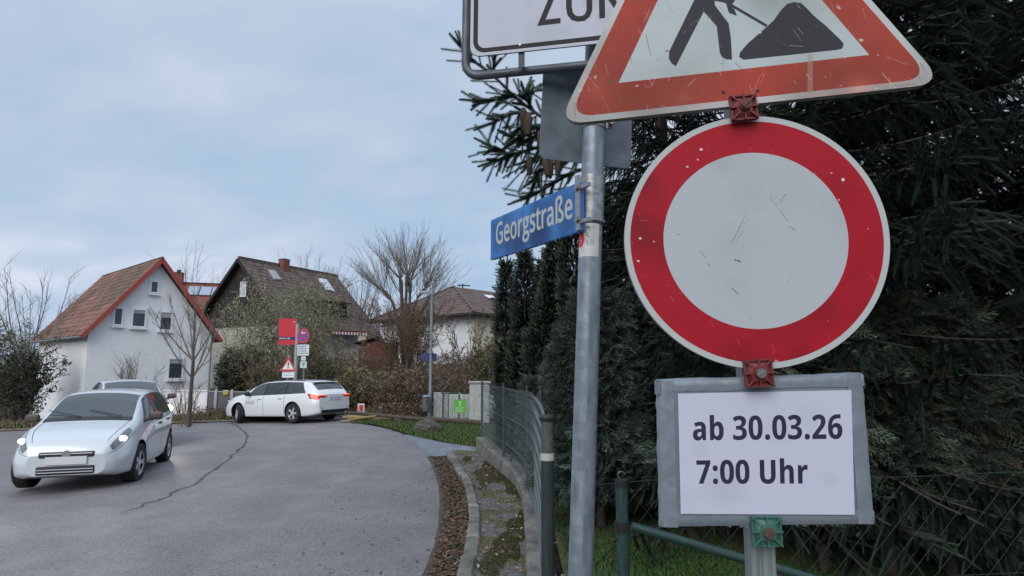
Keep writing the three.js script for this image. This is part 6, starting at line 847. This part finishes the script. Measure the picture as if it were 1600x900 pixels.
// feathery scale-leaved spray of a juniper or false cypress: flat fan with side fingers
const fanShoot = (() => { const b = new MB(), R = rng(55); b.tube([V(0, 0, 0), V(0, 0.11, 0.004), V(0, 0.22, -0.012)], [0.0022, 0.0016, 0.001], 3); for (let i = 0; i < 13; i++) { const t = (i + 1) / 14, y = t * 0.2, s = i % 2 ? 1 : -1, l = 0.085 * (1 - 0.65 * t) * rr(R, 0.8, 1.2), x = s * l * 0.75, yy = y + l * 0.72, z = rr(R, -0.02, 0.02); b.tube([V(0, y, 0), V(x * 0.55, lerp(y, yy, 0.5), z * 0.4), V(x, yy, z)], [0.0028, 0.0034, 0.0012], 3); for (let k = 0; k < 4; k++) { const f = 0.3 + k * 0.2, q = k % 2 ? 1 : -1; b.tube([V(x * f, lerp(y, yy, f), z * f), V(x * f + q * 0.014 * (1.2 - f), lerp(y, yy, f) + 0.024, z * f + rr(R, -0.01, 0.01))], [0.0032, 0.001], 3); } } return b.geo(); })();
const Q4 = new THREE.Quaternion(), UP = V(0, 1, 0);
const aim = (p, d, s, spin = 0, sy = s) => { Q4.setFromUnitVectors(UP, d.clone().normalize()); const q2 = new THREE.Quaternion().setFromAxisAngle(UP, spin); return new THREE.Matrix4().compose(p, Q4.clone().multiply(q2), V(s, sy, s)); };
const needleTone = (R, b = 1) => { const k = rr(R, 0.6, 1.3) * b; return lin(0.034 * k, 0.056 * k, 0.04 * k); };
// spruce: whorled drooping branches set with shoots
function spruce(label, px, D, H, seed, reach, o = {}) {
  const c = gAt(px, D), R = rng(seed), t = thing('spruce_tree', label, 'tree', V(c.x, 0, c.z)), mb = new MB(), ms = [], cs = [];
  obj('trunk', rod(V(0, -0.1, 0), V(0, H, 0), 0.17, 0.02, 12), M.bark, t);
  for (let y = o.y0 ?? 0.7; y < H - 0.3; y += 0.21) for (let k = 0; k < 10; k++) {
    const a = rr(R, 0, 6.283); if (o.skip && o.skip(a, y)) continue; const L = reach * (Math.cos(a) < -0.1 ? o.left ?? 1 : 1) * Math.pow(1 - y / H, 0.55) * rr(R, 0.7, 1.05) + 0.15, d = V(Math.cos(a), rr(R, -0.25, 0.12), Math.sin(a)), pts = [V(0, y, 0)]; for (let i = 1; i <= 7; i++) { d.y += i < 4 ? -0.05 : 0.07; pts.push(pts[i - 1].clone().addScaledVector(d.clone().normalize(), L / 7)); }
    mb.tube(pts, pts.map((_, i) => lerp(0.018, 0.004, i / 7)), 4);
    for (let s = 0.28; s < 1; s += 0.075 / L) { const f = s * 7, i = Math.min(Math.floor(f), 6), p = pts[i].clone().lerp(pts[i + 1], f - i), ax = pts[i + 1].clone().sub(pts[i]).normalize(), sd = V(-ax.z, 0, ax.x).normalize(); for (const q of [-1, 1]) { const dd = sd.clone().multiplyScalar(q * rr(R, 0.3, 1)).addScaledVector(ax, 0.6).add(V(0, rr(R, -0.95, 0.1), 0)), p1 = p.clone(); ms.push(aim(p1, dd, 1.2, R() * 6, rr(R, 0.8, 1.35))); cs.push(needleTone(R)); const p2 = p1.clone().addScaledVector(dd.normalize(), 0.16); if (R() < 0.75) { ms.push(aim(p2, dd.clone().add(V(rr(R, -0.4, 0.4), -0.6, rr(R, -0.4, 0.4))), 1.2, R() * 6, rr(R, 0.7, 1.25))); cs.push(needleTone(R)); } } }
    const e = pts[7]; ms.push(aim(pts[6], e.clone().sub(pts[6]), 1.2)); cs.push(needleTone(R, 1.2));
  }
  obj('branches', mb.geo(), M.twigDark, t); instanced('needles', spruceShoot, needleMat, ms, t, cs); return t;
}
const spr = spruce('large dark spruce with hanging cones filling the view behind the round red sign', 1200, 5.9, 9.5, 501, 2.9, { left: 0.55, skip: (a, y) => Math.cos(a) < -0.35 && y > 3.0 && y < 5 });
spruce('slimmer dark spruce standing behind the grey sign back and the large spruce', 1045, 8.8, 9.5, 503, 1.15, { y0: 1.5, dense: 1 });
spruce('dark spruce farther back, just right of the round red sign', 1440, 7.6, 9.5, 504, 2.2, { y0: 1.2 });
spruce('dark spruce at the right edge of the picture', 1750, 5.4, 9, 502, 2.6);
{ // the branches seen against the sky, with cones
  const R = rng(333), D = 3.9, mb = new MB(), ms = [], cs = [], T = spr.position, L = (x, y, dz = 0) => at(x, y, D - dz).sub(T);
  const line = (list, r0, r1, shoots, len, dr = 0, o = {}) => { const pts = new THREE.CatmullRomCurve3(list.map(([x, y, z = 0]) => L(x, y, z))).getPoints(20); mb.tube(pts, pts.map((_, i) => lerp(r0, r1, i / 20)), 5); const tot = pts.length - 1; for (let i = 0; i < shoots; i++) { const t = (i + 0.5) / shoots * (o.end ?? 1), k = Math.min(Math.floor(t * tot), tot - 1), p = pts[k].clone().lerp(pts[k + 1], t * tot - k), ax = pts[k + 1].clone().sub(pts[k]).normalize(); const s = i % 2 ? 1 : -1, sd = V(ax.y, -ax.x, rr(R, -0.5, 0.5)).multiplyScalar(s), d = sd.multiplyScalar(rr(R, 0.5, 0.9)).addScaledVector(ax, 0.85).add(V(0, -dr * R(), 0)); ms.push(aim(p, d, 1.05, R() * 6, len * rr(R, 0.9, 1.6))); cs.push(needleTone(R, 3.2)); ms.push(aim(p, ax, 1, R() * 6, 0.6)); cs.push(needleTone(R, 2.4)); if (i % 3) { const d2 = d.clone().add(V(rr(R, -0.5, 0.5), rr(R, -0.7, 0.1), 0.7)); ms.push(aim(p, d2, 1, R() * 6, len * 0.8)); cs.push(needleTone(R, 2.6)); } } ms.push(aim(pts[tot - 1], pts[tot].clone().sub(pts[tot - 1]), 1, 0, len)); cs.push(needleTone(R, 1.8)); };
  line([[945, 235, -0.3], [880, 205], [835, 175], [809, 155], [771, 119], [742, 96], [716, 68]], 0.014, 0.003, 20, 0.62);
  line([[809, 152], [790, 152], [765, 158], [742, 157]], 0.006, 0.002, 10, 0.55, 0.4);
  line([[815, 158], [822, 145], [838, 142]], 0.005, 0.002, 5, 0.6, 0);
  line([[835, 178], [805, 178], [784, 186], [764, 194]], 0.006, 0.002, 10, 0.6, 0.8);
  line([[771, 122], [772, 100], [773, 86]], 0.004, 0.002, 4, 0.5);
  line([[900, 222, -0.1], [850, 228], [812, 238], [788, 238], [766, 228]], 0.01, 0.003, 16, 0.7, 1.0);
  line([[812, 238], [790, 246], [772, 252]], 0.005, 0.002, 7, 0.6, 0.8);
  line([[930, 240, -0.2], [880, 240], [850, 244], [830, 250]], 0.01, 0.004, 16, 0.9, 1.4);
  line([[960, 255, -0.2], [900, 268], [868, 285], [842, 300], [818, 310]], 0.012, 0.003, 16, 0.65, 0.5);
  line([[835, 172], [826, 160], [822, 150]], 0.004, 0.002, 4, 0.5); line([[870, 205], [842, 212], [818, 222], [800, 214]], 0.006, 0.002, 10, 0.6, 0.9); line([[905, 250], [870, 255], [845, 268], [838, 282]], 0.006, 0.002, 10, 0.6, 1.2); line([[840, 180], [822, 192], [808, 206]], 0.005, 0.002, 7, 0.55, 1.3);
  line([[900, 200, 0.05], [865, 195], [836, 200], [812, 215]], 0.008, 0.003, 14, 0.8, 1.5); line([[940, 270, -0.1], [915, 285], [890, 300]], 0.01, 0.004, 10, 0.7, 0.6);
  const b = part('skyward_branch', spr); obj('stem', mb.geo(), M.twigDark, b); instanced('shoots', skyShoot, needleMat, ms, b, cs);
  const scale = new THREE.SphereGeometry(0.0105, 6, 4).scale(0.9, 0.35, 1.1), cone = []; for (let i = 0; i < 120; i++) { const t = i / 120, a = i * 2.399, y = -0.135 * t, r = 0.0185 * Math.pow(Math.sin(Math.PI * (0.12 + 0.82 * t)), 0.7); cone.push(scale.clone().rotateX(0.9).rotateY(-a + Math.PI / 2).translate(Math.cos(a) * r, y, Math.sin(a) * r)); }
  const cg = join([...cone, new THREE.CylinderGeometry(0.01, 0.012, 0.12, 8).translate(0, -0.065, 0)]), cm = [0.8, 1.1].map((k) => std(lin(0.075 * k, 0.048 * k, 0.034 * k), 0.8));
  [[817, 170, 1.25, 0.15], [826, 178, 1.1, -0.1], [828, 244, 0.85, 0.1], [851, 246, 0.95, -0.15], [861, 252, 0.8, 0.1], [872, 248, 0.8, -0.2], [865, 228, 0.8, 0.2], [843, 205, 0.9, 0.1]].forEach(([x, y, s, rz], i) => { const m = obj('cone', cg, cm[i % 2], b); m.position.copy(L(x, y, 0.06)); m.rotation.set(rz, i, rz); m.scale.setScalar(s); });
}
// yew: several upright leaders thick with short sprays
const a0 = (px, y) => 3 * vnoise(px, y * 3);
function sprayTree(name, label, list, geo, seed, o) { // list of leaders: pixel x, top y, half width px, distance, foot y
  const R = rng(seed), c = gAt(list[0][0], list[0][3]), t = thing(name, label, o.cat, V(c.x, 0, c.z)), mb = new MB(), ms = [], cs = [];
  for (const [px, yt, hw, D, n, y0 = 0.2] of list) { const b = gAt(px, D), top = pixH(b, yt), w = hw / F * D, q = b.clone().sub(t.position); mb.tube([V(q.x, -0.1, q.z), V(q.x, top * 0.5, q.z), V(q.x, top * 0.96, q.z)], [0.05, 0.035, 0.008], 6);
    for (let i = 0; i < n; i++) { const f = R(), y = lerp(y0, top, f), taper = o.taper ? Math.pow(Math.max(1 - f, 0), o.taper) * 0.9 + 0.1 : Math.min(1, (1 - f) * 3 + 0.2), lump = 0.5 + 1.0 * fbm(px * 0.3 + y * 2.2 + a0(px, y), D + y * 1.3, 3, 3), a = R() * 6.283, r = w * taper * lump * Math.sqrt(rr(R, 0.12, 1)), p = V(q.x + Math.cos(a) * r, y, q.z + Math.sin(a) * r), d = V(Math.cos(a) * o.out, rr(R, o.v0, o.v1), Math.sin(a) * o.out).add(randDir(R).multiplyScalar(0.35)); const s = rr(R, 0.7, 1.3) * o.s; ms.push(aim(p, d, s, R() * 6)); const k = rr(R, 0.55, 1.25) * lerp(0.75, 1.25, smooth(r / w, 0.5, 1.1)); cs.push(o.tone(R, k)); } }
  obj('stems', mb.geo(), M.twigDark, t); instanced('foliage', geo, needleMat, ms, t, cs); return t;
}
const yewTone = (R, k) => R() < 0.25 ? lin(0.066 * k, 0.09 * k, 0.06 * k) : lin(0.032 * k, 0.053 * k, 0.039 * k), junTone = (R, k) => R() < 0.33 ? lin(0.12 * k, 0.145 * k, 0.13 * k) : lin(0.048 * k, 0.073 * k, 0.055 * k), cypTone = (R, k) => R() < 0.08 ? lin(0.10 * k, 0.075 * k, 0.05 * k) : R() < 0.28 ? lin(0.095 * k, 0.12 * k, 0.09 * k) : lin(0.04 * k, 0.058 * k, 0.043 * k);
sprayTree('columnar_yew', 'dark yew with several upright columns above the far fence', [[790, 412, 17, 10.8, 2300], [820, 398, 19, 10.4, 2900], [847, 410, 15, 10.8, 2000], [815, 505, 20, 10.6, 2600], [866, 372, 17, 9.8, 3600], [828, 480, 28, 10.6, 3200], [858, 450, 34, 10, 4200], [903, 330, 28, 9.4, 5200], [945, 300, 34, 9.2, 6000], [990, 300, 40, 9.4, 5000]], yewShoot, 601, { cat: 'conifer', out: 0.8, v0: 0.2, v1: 1.5, s: 0.95, tone: yewTone });
sprayTree('juniper_bush', 'grey green feathery juniper behind the dark chain link fence', [[892, 560, 30, 7.6, 2200, 0.4], [842, 598, 16, 9.5, 1200, 0.4], [908, 520, 44, 6.4, 2600, 0.4], [808, 594, 16, 11.3, 900, 0.5], [935, 470, 50, 6.3, 2600, 0.5]], fanShoot, 602, { cat: 'conifer', out: 1, v0: -0.35, v1: 0.55, s: 1.15, tone: junTone, taper: 0.6 });
sprayTree('cypress_hedge', 'dark feathery cypress hedge behind the taped notice and round sign', [[980, 470, 60, 6.9, 2800, 0.35], [1040, 470, 70, 6.8, 3000, 0.35], [1110, 470, 80, 6.6, 3000, 0.35], [1180, 460, 90, 5.9, 2800, 0.35], [1270, 460, 90, 5, 2600, 0.7], [1370, 470, 90, 4.9, 2600, 0.5], [1460, 480, 90, 4.9, 2600, 0.4], [1560, 480, 100, 5, 2600, 0.4], [1680, 480, 110, 5, 2400, 0.4]], fanShoot, 603, { cat: 'hedge', out: 1, v0: -0.6, v1: 0.4, s: 1.1, tone: cypTone, taper: 0.45 });

renderer.render(scene, camera);
